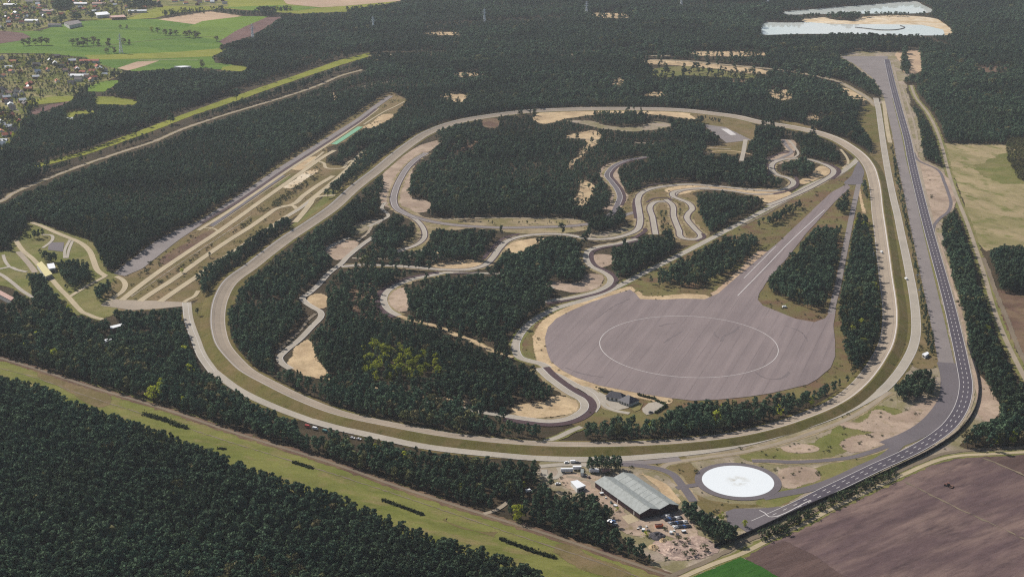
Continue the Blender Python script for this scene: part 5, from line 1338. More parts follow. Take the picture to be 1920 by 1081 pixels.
# gaps and thinner stands inside the proving ground
gap = smooth_noise(T[:, 0], T[:, 1], 0.05, 9) + 0.6 * smooth_noise(T[:, 0], T[:, 1], 0.13, 10)
inf = np.isin(w, [lab_w[k] for k in lab_w if 'infield' in k or 'island' in k or 'run-up' in k or 'lower rim' in k or 'meadow and oval' in k])
pr = np.where(inf & (gap > 1.15), pr * 0.3, pr)
pr = np.where(inf, pr * 0.85, pr)
pr = np.where(~inf & (gap > 2.1), pr * 0.5, pr)
keep = RNG.uniform(0, 1, len(T)) < np.where(kd == 1, pr * 0.8, pr)
keep &= ~((w == 0) & (v > 1000) & (u > 1240))
T, u, v, w, kd, h = T[keep], u[keep], v[keep], w[keep], kd[keep], h[keep]
n = len(T)
print('trees', n)
shape = RNG.integers(0, 6, n)
mixn = smooth_noise(T[:, 0], T[:, 1], 0.02, 21)
shape = np.where((RNG.random(n) < 0.08), RNG.integers(6, 8, n), shape)
olive = (kd == 0) & (RNG.random(n) < np.where(mixn > 1.1, 0.09, 0.012))
shape = np.where(olive, RNG.integers(11, 13, n), shape)
edge_dec = np.isin(w, [lab_w[k] for k in lab_w if 'meadow and oval' in k or 'roadside' in k or 'lower rim' in k or 'narrow wood' in k])
shape = np.where(edge_dec & (RNG.random(n) < 0.05 + 0.05 * (mixn > 0.8)), RNG.integers(11, 13, n), shape)
shape = np.where(edge_dec & (RNG.random(n) < 0.009), RNG.integers(8, 11, n), shape)
shape = np.where((kd == 1), np.where(RNG.random(n) < 0.25, RNG.integers(11, 13, n), np.where(RNG.random(n) < 0.3, RNG.integers(8, 11, n), shape)), shape)
shape = np.where(kd == 2, RNG.integers(13, 16, n), shape)
shape = np.where(kd == 5, RNG.integers(11, 13, n), shape)
wide = RNG.normal(1.0, 0.14, n) * (1.0 + (T[:, 2] - 5.2) * 0.085) * np.where(kd == 2, 1.2, 1.0)
size = np.column_stack([h * wide, h * wide, h])
turn = np.column_stack([RNG.normal(0, 0.03, n), RNG.normal(0, 0.03, n), RNG.uniform(0, 6.28, n)])

# the pines nearest the viewer are built one by one
ut, vt = px(T[:, 0], T[:, 1], h)
cand = np.where((w == front) & (u > -10) & (u < 1930) & (vt < 1078) & (v < 1092) & (shape < 6))[0]
cand = cand[np.argsort(T[cand, 1])]
single = cand[:235]


def proto_parts(i):
    p = PROTO[i]
    if p['crown'] is None:
        p['crown'] = mesh_obj('crown', p['cv'], p['cf'], M[p['mat']], link=False).data
        p['trunk'] = mesh_obj('trunk', p['tv'], p['tf'], M['bark'], link=False).data
    return p['crown'], p['trunk']


def tree(name, shp, x, y, hh, ww, rz, label, cat, group=None, z=-0.15, mat=None):
    r = empty(name, (x, y, z), rz)
    r.scale = (hh * ww, hh * ww, hh)
    cm, tm = proto_parts(shp)
    for nm, me in (('trunk', tm), ('crown', cm)):
        o = bpy.data.objects.new(nm, me)
        COL.objects.link(o)
        o.parent = r
        if nm == 'crown' and mat:
            o.material_slots[0].link = 'OBJECT'
            o.material_slots[0].material = M[mat]
    tag(r, label, cat, group)
    return r


for i in single:
    tree('pine_tree', int(shape[i]), float(T[i, 0]), float(T[i, 1]), float(h[i]), float(wide[i]), float(turn[i, 2]), 'dark green pine in the nearest rows of the wood at the bottom edge', 'tree', 'pines nearest the viewer in the lower left wood')
rest = np.ones(n, bool)
rest[single] = False
for i, (lab, _) in enumerate([('scattered trees and bushes between the woods', None)] + WOODS):
    s = rest & (w == i)
    if s.sum() == 0:
        continue
    stuff_trees('forest', T[s, :2], shape[s], size[s], turn[s], lab, 'forest')

# scrub dotted over the open heath
hx = []
for poly, cnt in (([(213, 512), (417, 383), (640, 232), (735, 172), (760, 190), (608, 306), (604, 362), (430, 486), (290, 580), (190, 575)], 900),
                  ([(968, 640), (1100, 555), (1347, 437), (1592, 300), (1640, 500), (1652, 600), (1600, 712), (1400, 760), (1250, 775), (1130, 797)], 500),
                  ([(1642, 190), (1700, 160), (1735, 300), (1770, 440), (1815, 640), (1860, 770), (1700, 900), (1520, 985), (1290, 1085), (1210, 1070), (1020, 880), (1160, 862), (1400, 832), (1634, 750), (1720, 600)], 1500),
                  ([(1040, 408), (1200, 350), (1480, 340), (1300, 460), (1150, 540)], 250),
                  ([(660, 545), (708, 545), (722, 600), (665, 600)], 60)):
    p = np.asarray(poly, float)
    m = np.zeros((GH, GW), np.float32)
    fill(m, poly, 1.0)
    xs, ys = wpts(p)[:, 0], wpts(p)[:, 1]
    q = np.column_stack([RNG.uniform(xs.min(), xs.max(), cnt * 6), RNG.uniform(ys.min(), ys.max(), cnt * 6)])
    uu, vv = px(q[:, 0], q[:, 1], 0)
    okk = (sample(m, uu, vv) > 0) & (sample(PAVED, uu, vv) == 0)
    hx.append(q[okk][:cnt])
hx = np.vstack(hx)
nb = len(hx)
hb_ = RNG.gamma(2.0, 0.45, nb) + 0.4
stuff_trees('scrub', hx, RNG.integers(13, 16, nb), np.column_stack([hb_ * 1.5, hb_ * 1.5, hb_]), np.column_stack([np.zeros(nb), np.zeros(nb), RNG.uniform(0, 6.28, nb)]), 'low bushes and heather dotted over the open heath', 'scrub')
# ------------------------------------------------------------------ single trees, hedges
def gp(u, v, z=0.0):
    x, y = at(u, v, z)
    return float(x), float(y)


yg = [(690, 655), (700, 668), (708, 650), (716, 662), (722, 672), (730, 655), (738, 664), (744, 676), (752, 660), (760, 670), (768, 682), (776, 664), (784, 676), (792, 686), (800, 672), (810, 684), (818, 694), (684, 682), (694, 694), (706, 690), (718, 688), (730, 692), (742, 694), (756, 690), (770, 696), (786, 698), (700, 706), (724, 704), (748, 706), (764, 708)]
yg += [(a + 9, b - 9) for a, b in yg[::3]]
for i, (a, b) in enumerate(yg):
    x, y = gp(a + RNG.uniform(-9, 9), b + RNG.uniform(5, 16))
    tree('broadleaf_tree', 8 + i % 3, x, y, RNG.uniform(13, 16), RNG.uniform(0.8, 1.0), RNG.uniform(0, 6), 'yellow-green young broadleaf tree in the bright patch of the southern infield wood', 'tree', 'bright young trees in the southern infield wood')
for a, b, hh, lab in [(865, 926, 11, 'lone yellow-green tree in the front edge of the meadow-side pine belt'), (938, 915, 9, 'dull green broadleaf tree deep in the meadow-side pine belt, above the dirt track fork'),
                      (660, 608, 8, 'yellow-green tree on the heather clearing beside the left hairpin'), (720, 612, 8, 'pale green tree at the lower end of the left hairpin'),
                      (342, 512, 7, 'round light green tree between the left straight lanes, nearer one'), (393, 483, 8, 'dark green round tree between the left straight lanes, farther one'),
                      (1268, 806, 9, 'bright green broadleaf tree beside the clubhouse car park'), (1290, 808, 8, 'small fresh green tree in the belt below the pad, right of the car park'),
                      (1396, 988, 7, 'small round tree on the edge of the dark apron'), (1352, 975, 8, 'rust-tinged tree at the left tip of the dark apron'),
                      (125, 545, 9, 'dark green tree at the corner of the entrance wood near the pale link road'), (371, 592, 10, 'single dark pine between the oval and the pale link road on the left')]:
    x, y = gp(a, b)
    tree('pine_tree' if 'pine between' in lab else 'broadleaf_tree', 2 if 'pine between' in lab or 'dark green' in lab else 8 + (a % 3), x, y, hh, 1.0, a, lab, 'tree', mat='needles' if ('dark green' in lab) else None)
for i, (a, b) in enumerate([(1103, 884), (1109, 880), (1114, 885), (1120, 879), (1125, 884), (1131, 880), (1136, 885), (1142, 879), (1147, 884), (1153, 880), (1158, 885), (1163, 881), (1106, 877), (1117, 876), (1128, 876), (1139, 876), (1150, 876), (1160, 877)]):
    x, y = gp(a, b)
    tree('pine_tree', i % 6, x, y, RNG.uniform(10.5, 13.5), RNG.uniform(0.9, 1.15), i, 'pine in the small dark clump between outer road and grey hall', 'tree', 'pines of the clump above the grey hall')
for i, (a, b) in enumerate([(1283, 962), (1290, 968), (1296, 976), (1303, 970), (1308, 982), (1315, 978), (1320, 990), (1328, 984), (1333, 996), (1340, 990), (1346, 1002), (1353, 996), (1358, 1008), (1366, 1004), (1372, 1012), (1380, 1008), (1300, 985), (1313, 992), (1326, 1000), (1338, 1008), (1350, 1014), (1362, 1016), (1289, 976)]):
    x, y = gp(a, b)
    tree('pine_tree', i % 6, x, y, RNG.uniform(9, 12.5), RNG.uniform(1.0, 1.2), i, 'dark pine in the row right of the parked cars, towards the apron', 'tree', 'pines between the parked cars and the apron')
# row of trees beside the lower highway
row = [(1452, 1000), (1462, 996), (1474, 990), (1486, 984), (1498, 979), (1510, 973), (1520, 968), (1440, 1006), (1430, 1010), (1556, 948), (1566, 944), (1578, 938), (1590, 932), (1602, 926), (1612, 921), (1624, 916), (1636, 911), (1646, 906), (1656, 900), (1668, 894), (1680, 888), (1470, 1000), (1540, 958), (1546, 954), (1572, 941), (1584, 935), (1596, 929), (1618, 918), (1630, 913), (1652, 903), (1662, 897), (1674, 891), (1456, 1003), (1468, 993), (1480, 987), (1492, 981), (1504, 976), (1515, 970), (1446, 1003), (1560, 951)]
for i, (a, b) in enumerate(row):
    x, y = gp(a + RNG.uniform(-2, 2), b + RNG.uniform(-1.5, 1))
    tree('roadside_tree', [13, 14, 12, 15, 11][i % 5], x, y, RNG.uniform(5.0, 8.0), RNG.uniform(1.1, 1.4), i, 'dark bushy tree in the row between the highway and the ploughed field', 'tree', 'row of bushy trees along the lower highway', mat='shrub' if i % 5 in (2, 4) else 'hedge')
# trees standing in the green fields
for i, (a, b, hh, k) in enumerate([(136, 86, 15, 11), (146, 87, 17, 12), (156, 86, 18, 12), (164, 86, 16, 11), (176, 85, 18, 11), (186, 86, 14, 12), (205, 88, 18, 12), (232, 84, 14, 11), (243, 84, 11, 12), (284, 60, 12, 9), (296, 62, 12, 11), (310, 66, 13, 11), (320, 67, 14, 12), (330, 67, 12, 11), (348, 70, 14, 11), (356, 71, 17, 8), (366, 71, 15, 12), (372, 70, 12, 11), (226, 54, 9, 11), (238, 54, 9, 12), (45, 86, 15, 11), (55, 85, 16, 12), (66, 85, 14, 11), (78, 85, 18, 8), (88, 85, 16, 8), (200, 101, 12, 11), (214, 100, 12, 12), (379, 126, 14, 12), (406, 78, 12, 11)]):
    x, y = gp(a, b)
    tree('field_tree', k, x, y, hh * 1.25, 1.25, a, 'rusty orange budding tree by the purple-brown field at the left' if k == 8 and a < 100 else 'orange-topped tree in the round thicket on the green field' if k == 8 else 'budding grey-brown tree standing in the green fields around the lone pylon', 'tree', 'rusty trees by the purple-brown field' if k == 8 and a < 100 else None if k == 8 else 'budding trees on the green fields', mat='bare' if k == 8 else None)


def hedge(pts, w_, h_, lab):
    """Clipped or scrubby hedge: leaf faces piled along a line."""
    L = spline(wpts(pts), 1.0)
    r = np.random.default_rng(len(lab))
    V, F = [], []
    for p in L:
        for q in range(26):
            c = np.array([p[0] + r.normal(0, w_ * 0.33), p[1] + r.normal(0, w_ * 0.33), abs(r.normal(0.45, 0.3)) * h_])
            nrm = r.normal(0, 1, 3)
            nrm /= np.linalg.norm(nrm)
            t = np.cross(nrm, r.normal(0, 1, 3))
            t /= np.linalg.norm(t)
            b = np.cross(nrm, t)
            s = r.uniform(0.35, 0.8)
            k = len(V)
            V += [c - t * s - b * s * 0.5, c + t * s * 0.6 - b * s * 0.7, c + t * s * 0.8 + b * s * 0.6, c - t * s * 0.5 + b * s * 0.8]
            F.append((k, k + 1, k + 2, k + 3))
    o = mesh_obj('hedge', V, F, M['hedge'])
    tag(o, lab, 'hedge')


hedge([(270, 777), (290, 783), (312, 789), (330, 797), (349, 803)], 3.6, 2.6, 'dark scrubby hedge strip on the meadow, farthest up the slope at the left')
hedge([(410, 841), (423, 842)], 2.2, 1.0, 'tiny dark scrub mark on the meadow by the corner of the near wood')
hedge([(550, 867), (566, 872), (585, 878)], 2.4, 2.0, 'short dark hedge strip on the meadow, smallest of the long row')
hedge([(718, 938), (740, 946), (765, 955), (792, 965)], 2.2, 1.8, 'thin broken hedge strip in the middle of the meadow')
hedge([(939, 1011), (965, 1021), (1000, 1034), (1040, 1046)], 2.6, 2.2, 'long dark hedge strip nearest the viewer on the meadow')
hedge([(1125, 731), (1136, 735), (1150, 738)], 2.4, 2.6, 'dark clipped hedge behind the left wing of the clubhouse')
hedge([(1197, 741), (1212, 745), (1229, 749)], 1.8, 2.2, 'dark clipped hedge between the pad and the clubhouse garden')
hedge([(1229, 751), (1240, 756), (1249, 761), (1240, 768), (1229, 774)], 1.8, 2.0, 'dark L-shaped hedge round the clubhouse car park')

# ------------------------------------------------------------------ buildings


def rel(P, ax, ay, o):
    return [(o[0] + ax[0] * x + ay[0] * y, o[1] + ax[1] * x + ay[1] * y, z) for x, y, z in P]


def place(name, origin, rz, label, cat, group=None):
    e = empty(name, (origin[0], origin[1], 0.35), rz)
    return tag(e, label, cat, group)


def slab(mb, a, b, c, d, t=0.25):
    """Sloping roof panel: four top corners, thickness t downwards."""
    q = [a, b, c, d]
    v = [tuple(p) for p in q] + [(p[0], p[1], p[2] - t) for p in q]
    mb.add(v, [(0, 1, 2, 3), (7, 6, 5, 4), (0, 4, 5, 1), (1, 5, 6, 2), (2, 6, 7, 3), (3, 7, 4, 0)])


# grey two-ridged hall
A = np.array(gp(1199.5, 973.5))
B = np.array(gp(1271.8, 957.0))
Cc = np.array(gp(1116, 904, 4.3))
wid = np.linalg.norm(B - A)
ln = np.linalg.norm(Cc - A)
ax = (B - A) / wid
ang = math.atan2(ax[1], ax[0])
ay = np.array([-ax[1], ax[0]])
dv_ = (Cc - A)
print('hall', wid, ln, np.degrees(ang), 'skew', np.degrees(math.acos(np.dot(dv_, ay) / ln)))
ln = float(np.dot(dv_, ay))
sk = float(np.dot(dv_, ax))
hall = place('grey_hall', A, ang, 'large hall with twin grey corrugated gable roofs and dark red walls', 'hall')
eh, rh = 4.3, 7.4


def sh(x, y, z):
    return (x + sk * y / ln, y, z)


W2 = wid / 2
mb = MB()
prof = [(0, 0), (wid, 0), (wid, eh), (wid * 0.75, rh), (W2, eh + 0.4), (wid * 0.25, rh), (0, eh)]
n = len(prof)
mb.add([sh(x, 0, z) for x, z in prof] + [sh(x, ln, z) for x, z in prof], [tuple(range(n)), tuple(range(2 * n - 1, n - 1, -1))] + [(i, n + i, n + (i + 1) % n, (i + 1) % n) for i in (0, 1, 6)])
mb.build('wall', M['darkwall'], hall)
for x0, x1, x2 in ((0, wid * 0.25, W2), (W2, wid * 0.75, wid)):
    e0 = eh + 0.4 if x0 else eh
    e2 = eh + 0.4 if x2 < wid else eh
    mb = MB()
    ov = 0.5
    slab(mb, sh(x0 - (0 if x0 else ov), -ov, e0 + 0.28), sh(x1, -ov, rh + 0.35), sh(x1, ln + ov, rh + 0.35), sh(x0 - (0 if x0 else ov), ln + ov, e0 + 0.28))
    slab(mb, sh(x1 + 0.01, -ov, rh + 0.35), sh(x2 + (0 if x2 < wid else ov), -ov, e2 + 0.28), sh(x2 + (0 if x2 < wid else ov), ln + ov, e2 + 0.28), sh(x1 + 0.01, ln + ov, rh + 0.35))
    r_ = mb.build('roof', M['greyroof'], hall)
    mb = MB()
    a_, b_ = sh(x1, -ov, rh + 0.42), sh(x1, ln + ov, rh + 0.42)
    mb.bar(a_, b_, 0.28, 6)
    mb.build('ridge_cap', M['greyroof'], r_)
    mb = MB()
    for k in range(1, 9):
        yy = ln * k / 9
        a_ = sh(x0 + (0.2 if not x0 else 0.05), yy, e0 + 0.31 + (0.02))
        b_ = sh(x1 - 0.1, yy, rh + 0.36)
        mb.bar(a_, b_, 0.06, 4)
    mb.build('sheet_joint', M['greyroof'], r_)
for k in range(5):
    mb = MB()
    yy = ln * (0.12 + 0.18 * k)
    mb.box(-0.06, 0.05, yy, yy + 4.0, 0, 3.6)
    d_ = mb.build('door', M['slate'] if k % 2 else M['whitewall'], hall)
    d_.location = (sk * yy / ln, 0, 0)
mb = MB()
mb.box(-0.12, 0.0, 0.2, ln - 0.2, 3.95, 4.2)
g_ = mb.build('gutter', M['steel'], hall)
g_.rotation_euler = (0, 0, -math.atan2(sk, ln))


def gable(name, cx, cy, w_, d_, hw, hr, rz, wm, rm, label, cat='house', group=None, openings=True, chim=False, ov=0.4, z=0.3):
    e = empty(name, (cx, cy, z), rz)
    tag(e, label, cat, group)
    a, b = w_ / 2, d_ / 2
    mb = MB()
    mb.prism([(-a, -0.5), (a, -0.5), (a, hw), (0, hw + hr), (-a, hw)], -b, b)
    mb.build('wall', M[wm], e)
    mb = MB()
    s_ = hr / a
    slab(mb, (-a - ov, -b - ov, hw - ov * s_ + 0.2), (0, -b - ov, hw + hr + 0.2), (0, b + ov, hw + hr + 0.2), (-a - ov, b + ov, hw - ov * s_ + 0.2), 0.18)
    slab(mb, (0.01, -b - ov, hw + hr + 0.2), (a + ov, -b - ov, hw - ov * s_ + 0.2), (a + ov, b + ov, hw - ov * s_ + 0.2), (0.01, b + ov, hw + hr + 0.2), 0.18)
    r = mb.build('roof', M[rm], e)
    if chim:
        mb = MB()
        mb.box(-0.4, 0.4, b * 0.4, b * 0.4 + 0.8, hw + hr * 0.5, hw + hr + 1.0)
        mb.build('chimney', M['brick'], r)
    if openings:
        for sgn in (-1, 1):
            for k in range(max(1, int(d_ / 5))):
                mb = MB()
                yy = -b + (k + 0.5) * d_ / max(1, int(d_ / 5))
                mb.box(sgn * a - 0.05, sgn * a + 0.05, yy - 0.7, yy + 0.7, 1.0, 2.3)
                mb.build('window', M['glass'], e)
        mb = MB()
        mb.box(-0.6, 0.6, -b - 0.05, -b + 0.05, 0, 2.1)
        mb.build('door', M['slate'], e)
    return e


def flat_building(name, pts, h_, wm, rm, label, cat='building', group=None, z0=0.2):
    """Flat-roofed block whose roof corners are given (as seen, at roof height)."""
    P = [gp(a, b, h_) for a, b in pts]
    c = np.mean(P, axis=0)
    Q = [(p[0] - c[0], p[1] - c[1]) for p in P]
    e = empty(name, (c[0], c[1], z0))
    tag(e, label, cat, group)
    ar = sum(Q[i][0] * Q[(i + 1) % len(Q)][1] - Q[(i + 1) % len(Q)][0] * Q[i][1] for i in range(len(Q)))
    if ar < 0:
        Q.reverse()
    n = len(Q)
    V = [(x, y, -0.4) for x, y in Q] + [(x, y, h_ - 0.3) for x, y in Q]
    F = [tuple(range(n - 1, -1, -1)), tuple(range(n, 2 * n))] + [(i, (i + 1) % n, n + (i + 1) % n, n + i) for i in range(n)]
    mesh_obj('wall', V, F, M[wm], e)
    k = 1.03
    V = [(x * k, y * k, h_ - 0.3 + 0.004) for x, y in Q] + [(x * k, y * k, h_) for x, y in Q]
    mesh_obj('roof', V, F, M[rm], e)
    i = min(range(n), key=lambda j: Q[j][1] + Q[(j + 1) % n][1])
    a, b = np.array(Q[i]), np.array(Q[(i + 1) % n])
    m, d = (a + b) / 2, (b - a) / np.linalg.norm(b - a)
    o_ = np.array([d[1], -d[0]]) * 0.06
    for s in (-0.22, 0.0, 0.22):
        q = m + d * s * np.linalg.norm(b - a)
        V = [(*(q - d * 0.9 + o_), 0.6), (*(q + d * 0.9 + o_), 0.6), (*(q + d * 0.9 + o_), min(2.4, h_ - 0.6)), (*(q - d * 0.9 + o_), min(2.4, h_ - 0.6))]
        V += [(x - o_[0] * 2, y - o_[1] * 2, zz) for x, y, zz in V]
        mesh_obj('window', V, [(0, 1, 2, 3), (7, 6, 5, 4), (0, 4, 5, 1), (1, 5, 6, 2), (2, 6, 7, 3), (3, 7, 4, 0)], M['glass'], e)
    return e


flat_building('storage_shed', [(1070, 902), (1083, 899.5), (1098, 909.5), (1082, 915)], 4.0, 'whitewall', 'whiteroof', 'white flat-roofed shed beside the pines left of the grey hall', 'shed')
flat_building('gatehouse', [(69, 495), (78, 490), (98, 513), (85, 518)], 5.0, 'whitewall', 'yellowroof', 'pale yellow flat-roofed building astride the entrance road', 'building')
flat_building('office_block', [(88, 495), (101, 493), (104, 502), (92, 504)], 5.0, 'whitewall', 'whiteroof', 'white roofed block beside the yellow-roofed entrance building', 'building')
flat_building('workshop', [(204, 612), (231, 605.5), (233, 609), (208, 616)], 5.0, 'brick', 'whiteroof', 'long white-roofed workshop among the pines left of the plaza road', 'building')
flat_building('workshop', [(192, 638), (209, 632), (213, 634), (196, 642)], 4.5, 'whitewall', 'whiteroof', 'smaller white-roofed workshop below the long one in the left pines', 'building')
flat_building('workshop', [(-14, 545), (-6, 541), (26, 558), (20, 563)], 5.0, 'whitewall', 'salmonroof', 'long salmon-roofed building cut by the left edge', 'building')
flat_building('canopy', [(1729, 663), (1739, 659), (1742, 662), (1735, 667)], 3.2, 'whitewall', 'whiteroof', 'small white hut on sand above the compact pine clump', 'hut')
flat_building('hut', [(1634, 470), (1638.5, 470), (1639, 479), (1635, 480)], 2.4, 'whitewall', 'whiteroof', 'narrow white hut at the tree edge beside the right side of the oval', 'hut')
flat_building('farm_shed', [(118, 222), (136, 220), (139, 224), (121, 226)], 5, 'whitewall', 'whiteroof', 'white farm shed on the lawn in the left pine wood', 'shed')
flat_building('greenhouse', [(326, 124.5), (346, 123.5), (359, 124.5), (340, 126.5)], 4, 'whitewall', 'whiteroof', 'long white greenhouse at the edge of the pine wood below the green fields', 'greenhouse')
flat_building('factory', [(120, 42), (146, 38), (153, 43), (130, 48)], 9, 'whitewall', 'greytile', 'large grey factory at the left end of the green fields', 'factory')
flat_building('factory', [(178, 24), (200, 22), (206, 27), (182, 29)], 9, 'whitewall', 'whiteroof', 'white factory shed beyond the green fields, right of the grey factory', 'factory')
flat_building('factory', [(205, 30), (232, 28), (236, 32), (210, 33)], 7, 'brick', 'salmonroof', 'pinkish long shed behind the green fields', 'factory')

for i_, (a, b, w__, d__, m_, l_) in enumerate([(20, 12, 26, 8, 'whiteroof', 'long white shed at the far left end of the top edge'), (62, 6, 30, 9, 'greytile', 'long grey shed left of the dark square wood at the top edge'), (88, 24, 24, 9, 'salmonroof', 'pinkish shed below the dark square wood in the village'), (150, 10, 30, 9, 'whiteroof', 'white shed right of the dark square wood at the top edge'), (186, 10, 26, 9, 'salmonroof', 'pink roofed block near the top edge left of the long dark copse'), (258, 24, 34, 8, 'whiteroof', 'white shed beside the long dark copse behind the fields'), (60, 42, 24, 9, 'whiteroof', 'white shed at the village edge left of the grey factory'), (103, 50, 22, 8, 'greytile', 'small grey shed at the village edge below the grey factory'), (168, 118, 28, 8, 'redtile', 'red roofed long barn under the green fields'), (150, 146, 26, 7, 'whiteroof', 'long white barn above the striped garden plot')]):
    x, y = gp(a, b)
    gable('shed', x, y, d__ * 1.6, w__ * 1.5, 5.0, 3.0, 1.5 + 0.1 * (i_ % 3), 'whitewall', m_, l_, 'shed', openings=False)

# clubhouse: two hipped slate roofs, white front
club = empty('clubhouse', (*gp(1172, 757), 0.5))
tag(club, 'clubhouse with steep dark slate hipped roofs and white glazed front', 'clubhouse')


def hip(parent, cx, cy, w_, d_, rz, hw, hr, ridge):
    ca, sa = math.cos(rz), math.sin(rz)

    def tr(x, y, z):
        return (cx + x * ca - y * sa, cy + x * sa + y * ca, z)
    a, b = w_ / 2, d_ / 2
    mb = MB()
    v = [tr(x, y, z) for z in (-0.3, hw) for x, y in ((-a, -b), (a, -b), (a, b), (-a, b))]
    mb.add(v, [(0, 3, 2, 1), (4, 5, 6, 7), (0, 1, 5, 4), (1, 2, 6, 5), (2, 3, 7, 6), (3, 0, 4, 7)])
    wl = mb.build('wall', M['whitewall'], parent)
    o_ = 0.8
    mb = MB()
    v = [tr(-a - o_, -b - o_, hw - 0.15), tr(a + o_, -b - o_, hw - 0.15), tr(a + o_, b + o_, hw - 0.15), tr(-a - o_, b + o_, hw - 0.15), tr(-ridge, 0, hw + hr), tr(ridge, 0, hw + hr)]
    mb.add(v, [(0, 1, 5, 4), (1, 2, 5), (2, 3, 4, 5), (3, 0, 4), (3, 2, 1, 0)])
    mb.build('roof', M['slate'], parent)
    for k in range(4):
        mb = MB()
        x = -a + (k + 0.5) * w_ / 4
        v = [tr(x + p, -b - 0.06 + q, z) for z in (0.3, hw - 0.5) for p, q in ((-0.9, 0), (0.9, 0), (0.9, 0.1), (-0.9, 0.1))]
        mb.add(v, [(0, 3, 2, 1), (4, 5, 6, 7), (0, 1, 5, 4), (1, 2, 6, 5), (2, 3, 7, 6), (3, 0, 4, 7)])
        mb.build('window', M['glass'], wl)


c0 = np.array(gp(1172, 757))
c1 = np.array(gp(1179, 750, 3)) - c0
c2 = np.array(gp(1155, 743, 3)) - c0
hip(club, c1[0], c1[1], 12.5, 13.5, math.radians(-46), 3.0, 4.6, 1.2)
hip(club, c2[0], c2[1], 16.0, 9.0, math.radians(-24), 3.2, 4.2, 4.0)
S('car_park', [(1204, 766), (1216, 756), (1232, 753), (1245, 760), (1228, 774), (1212, 778), (1205, 772)], 'concrete', 6, 'pale car park beside the clubhouse', 'paving', 0.3, smooth=False, opn=False)
S('lawn', [(1180, 764), (1198, 754), (1206, 757), (1200, 768), (1190, 772)], 'verge_grass', 6, 'olive lawn in front of the clubhouse', 'lawn', 0.3, smooth=False, opn=False)
S('forecourt', [(1122, 734), (1142, 744), (1160, 752), (1176, 758), (1178, 764), (1160, 768), (1146, 764), (1132, 750)], 'concrete', 5, 'pale forecourt in front of the clubhouse', 'paving', 0.4, smooth=False, opn=False)

# village houses
roofs = [('redtile', 'red tiled'), ('orangetile', 'orange tiled'), ('greytile', 'grey tiled'), ('browntile', 'brown tiled'), ('whiteroof', 'white roofed')]
areas = [('village beyond the green fields at the top left', [(2, -8), (225, -6), (220, 16), (165, 28), (100, 34), (60, 50), (2, 54)], 80, 11),
         ('hamlet below the green fields', [(2, 108), (88, 104), (150, 114), (206, 128), (240, 140), (200, 148), (150, 158), (130, 160), (60, 150), (2, 150)], 34, 14),
         ('houses at the left edge by the pine wood', [(0, 160), (60, 158), (48, 196), (40, 225), (26, 250), (0, 286)], 30, 12),
         ('settlement far behind the tan field', [(230, 2), (420, 0), (425, 9), (300, 14), (240, 20)], 26, 13)]
used = []
for nm, poly, cnt, gap_ in areas:
    m = np.zeros((GH, GW), np.float32)
    fill(m, poly, 1.0)
    P = np.asarray(poly, float)
    got = 0
    for _ in range(4000):
        if got >= cnt:
            break
        a, b = RNG.uniform(P[:, 0].min(), P[:, 0].max()), RNG.uniform(P[:, 1].min(), P[:, 1].max())
        if sample(m, a, b) == 0:
            continue
        x, y = gp(a, b)
        if any((x - q[0])**2 + (y - q[1])**2 < (gap_ * 1.6)**2 for q in used):
            continue
        used.append((x, y))
        rm, rn = roofs[int(RNG.choice(5, p=[0.26, 0.16, 0.22, 0.14, 0.22]))]
        gable('house', x, y, RNG.uniform(8, 11), RNG.uniform(11, 17), RNG.uniform(3.2, 5.2), RNG.uniform(3, 4.5), RNG.choice([0.3, 1.87]) + RNG.normal(0, 0.25), 'brick' if RNG.random() < 0.45 else 'whitewall', rm, '%s gabled house in the %s' % (rn, nm), 'house', '%s houses, %s' % (rn, nm), openings=False)
        got += 1


# ------------------------------------------------------------------ vehicles
def car_shape(name, mat, L_=4.4, van=False):
    w_ = 0.9
    e = empty(name, (0, 0, 0))
    mb = MB()
    if van:
        pr = [(-2.6, 0.35), (2.6, 0.35), (2.6, 1.0), (2.05, 1.2), (1.55, 2.15), (-2.5, 2.2), (-2.6, 1.2)]
    else:
        pr = [(-2.2, 0.3), (2.2, 0.3), (2.2, 0.7), (1.2, 0.88), (0.9, 0.9), (-2.0, 0.95), (-2.2, 0.8)]
    mb.prism(pr, -w_, w_)
    mb.build('body', M[mat], e)
    if van:
        mb = MB()
        mb.prism([(2.02, 1.22), (1.66, 2.0), (1.62, 2.0), (1.98, 1.22)], -0.8, 0.8)
        mb.build('windscreen', M['glass'], e)
    else:
        mb = MB()
        mb.prism([(1.1, 0.88), (0.45, 1.4), (-1.2, 1.42), (-1.9, 0.92)], -0.78, 0.78)
        mb.build('window', M['glass'], e)
        mb = MB()
        mb.prism([(0.4, 1.4), (0.35, 1.46), (-1.1, 1.48), (-1.15, 1.42)], -0.74, 0.74)
        mb.build('roof', M[mat], e)
    for x in (-1.35, 1.4):
        for y in (-0.86, 0.86):
            mb = MB()
            mb.bar((x, y - 0.1, 0.33), (x, y + 0.1, 0.33), 0.33, 10)
            mb.build('wheel', M['tyre'], e)
    for y in (-0.6, 0.6):
        mb = MB()
        xx = 2.6 if van else 2.2
        mb.box(xx - 0.02, xx + 0.03, y - 0.18, y + 0.18, 0.6, 0.75)
        mb.build('headlight', M['steel'], e)
    return e


def copy_tree(o, parent=None):
    c = o.copy()
    COL.objects.link(c)
    c.parent = parent
    for ch in list(o.children):
        copy_tree(ch, c)
    return c


protos = {}


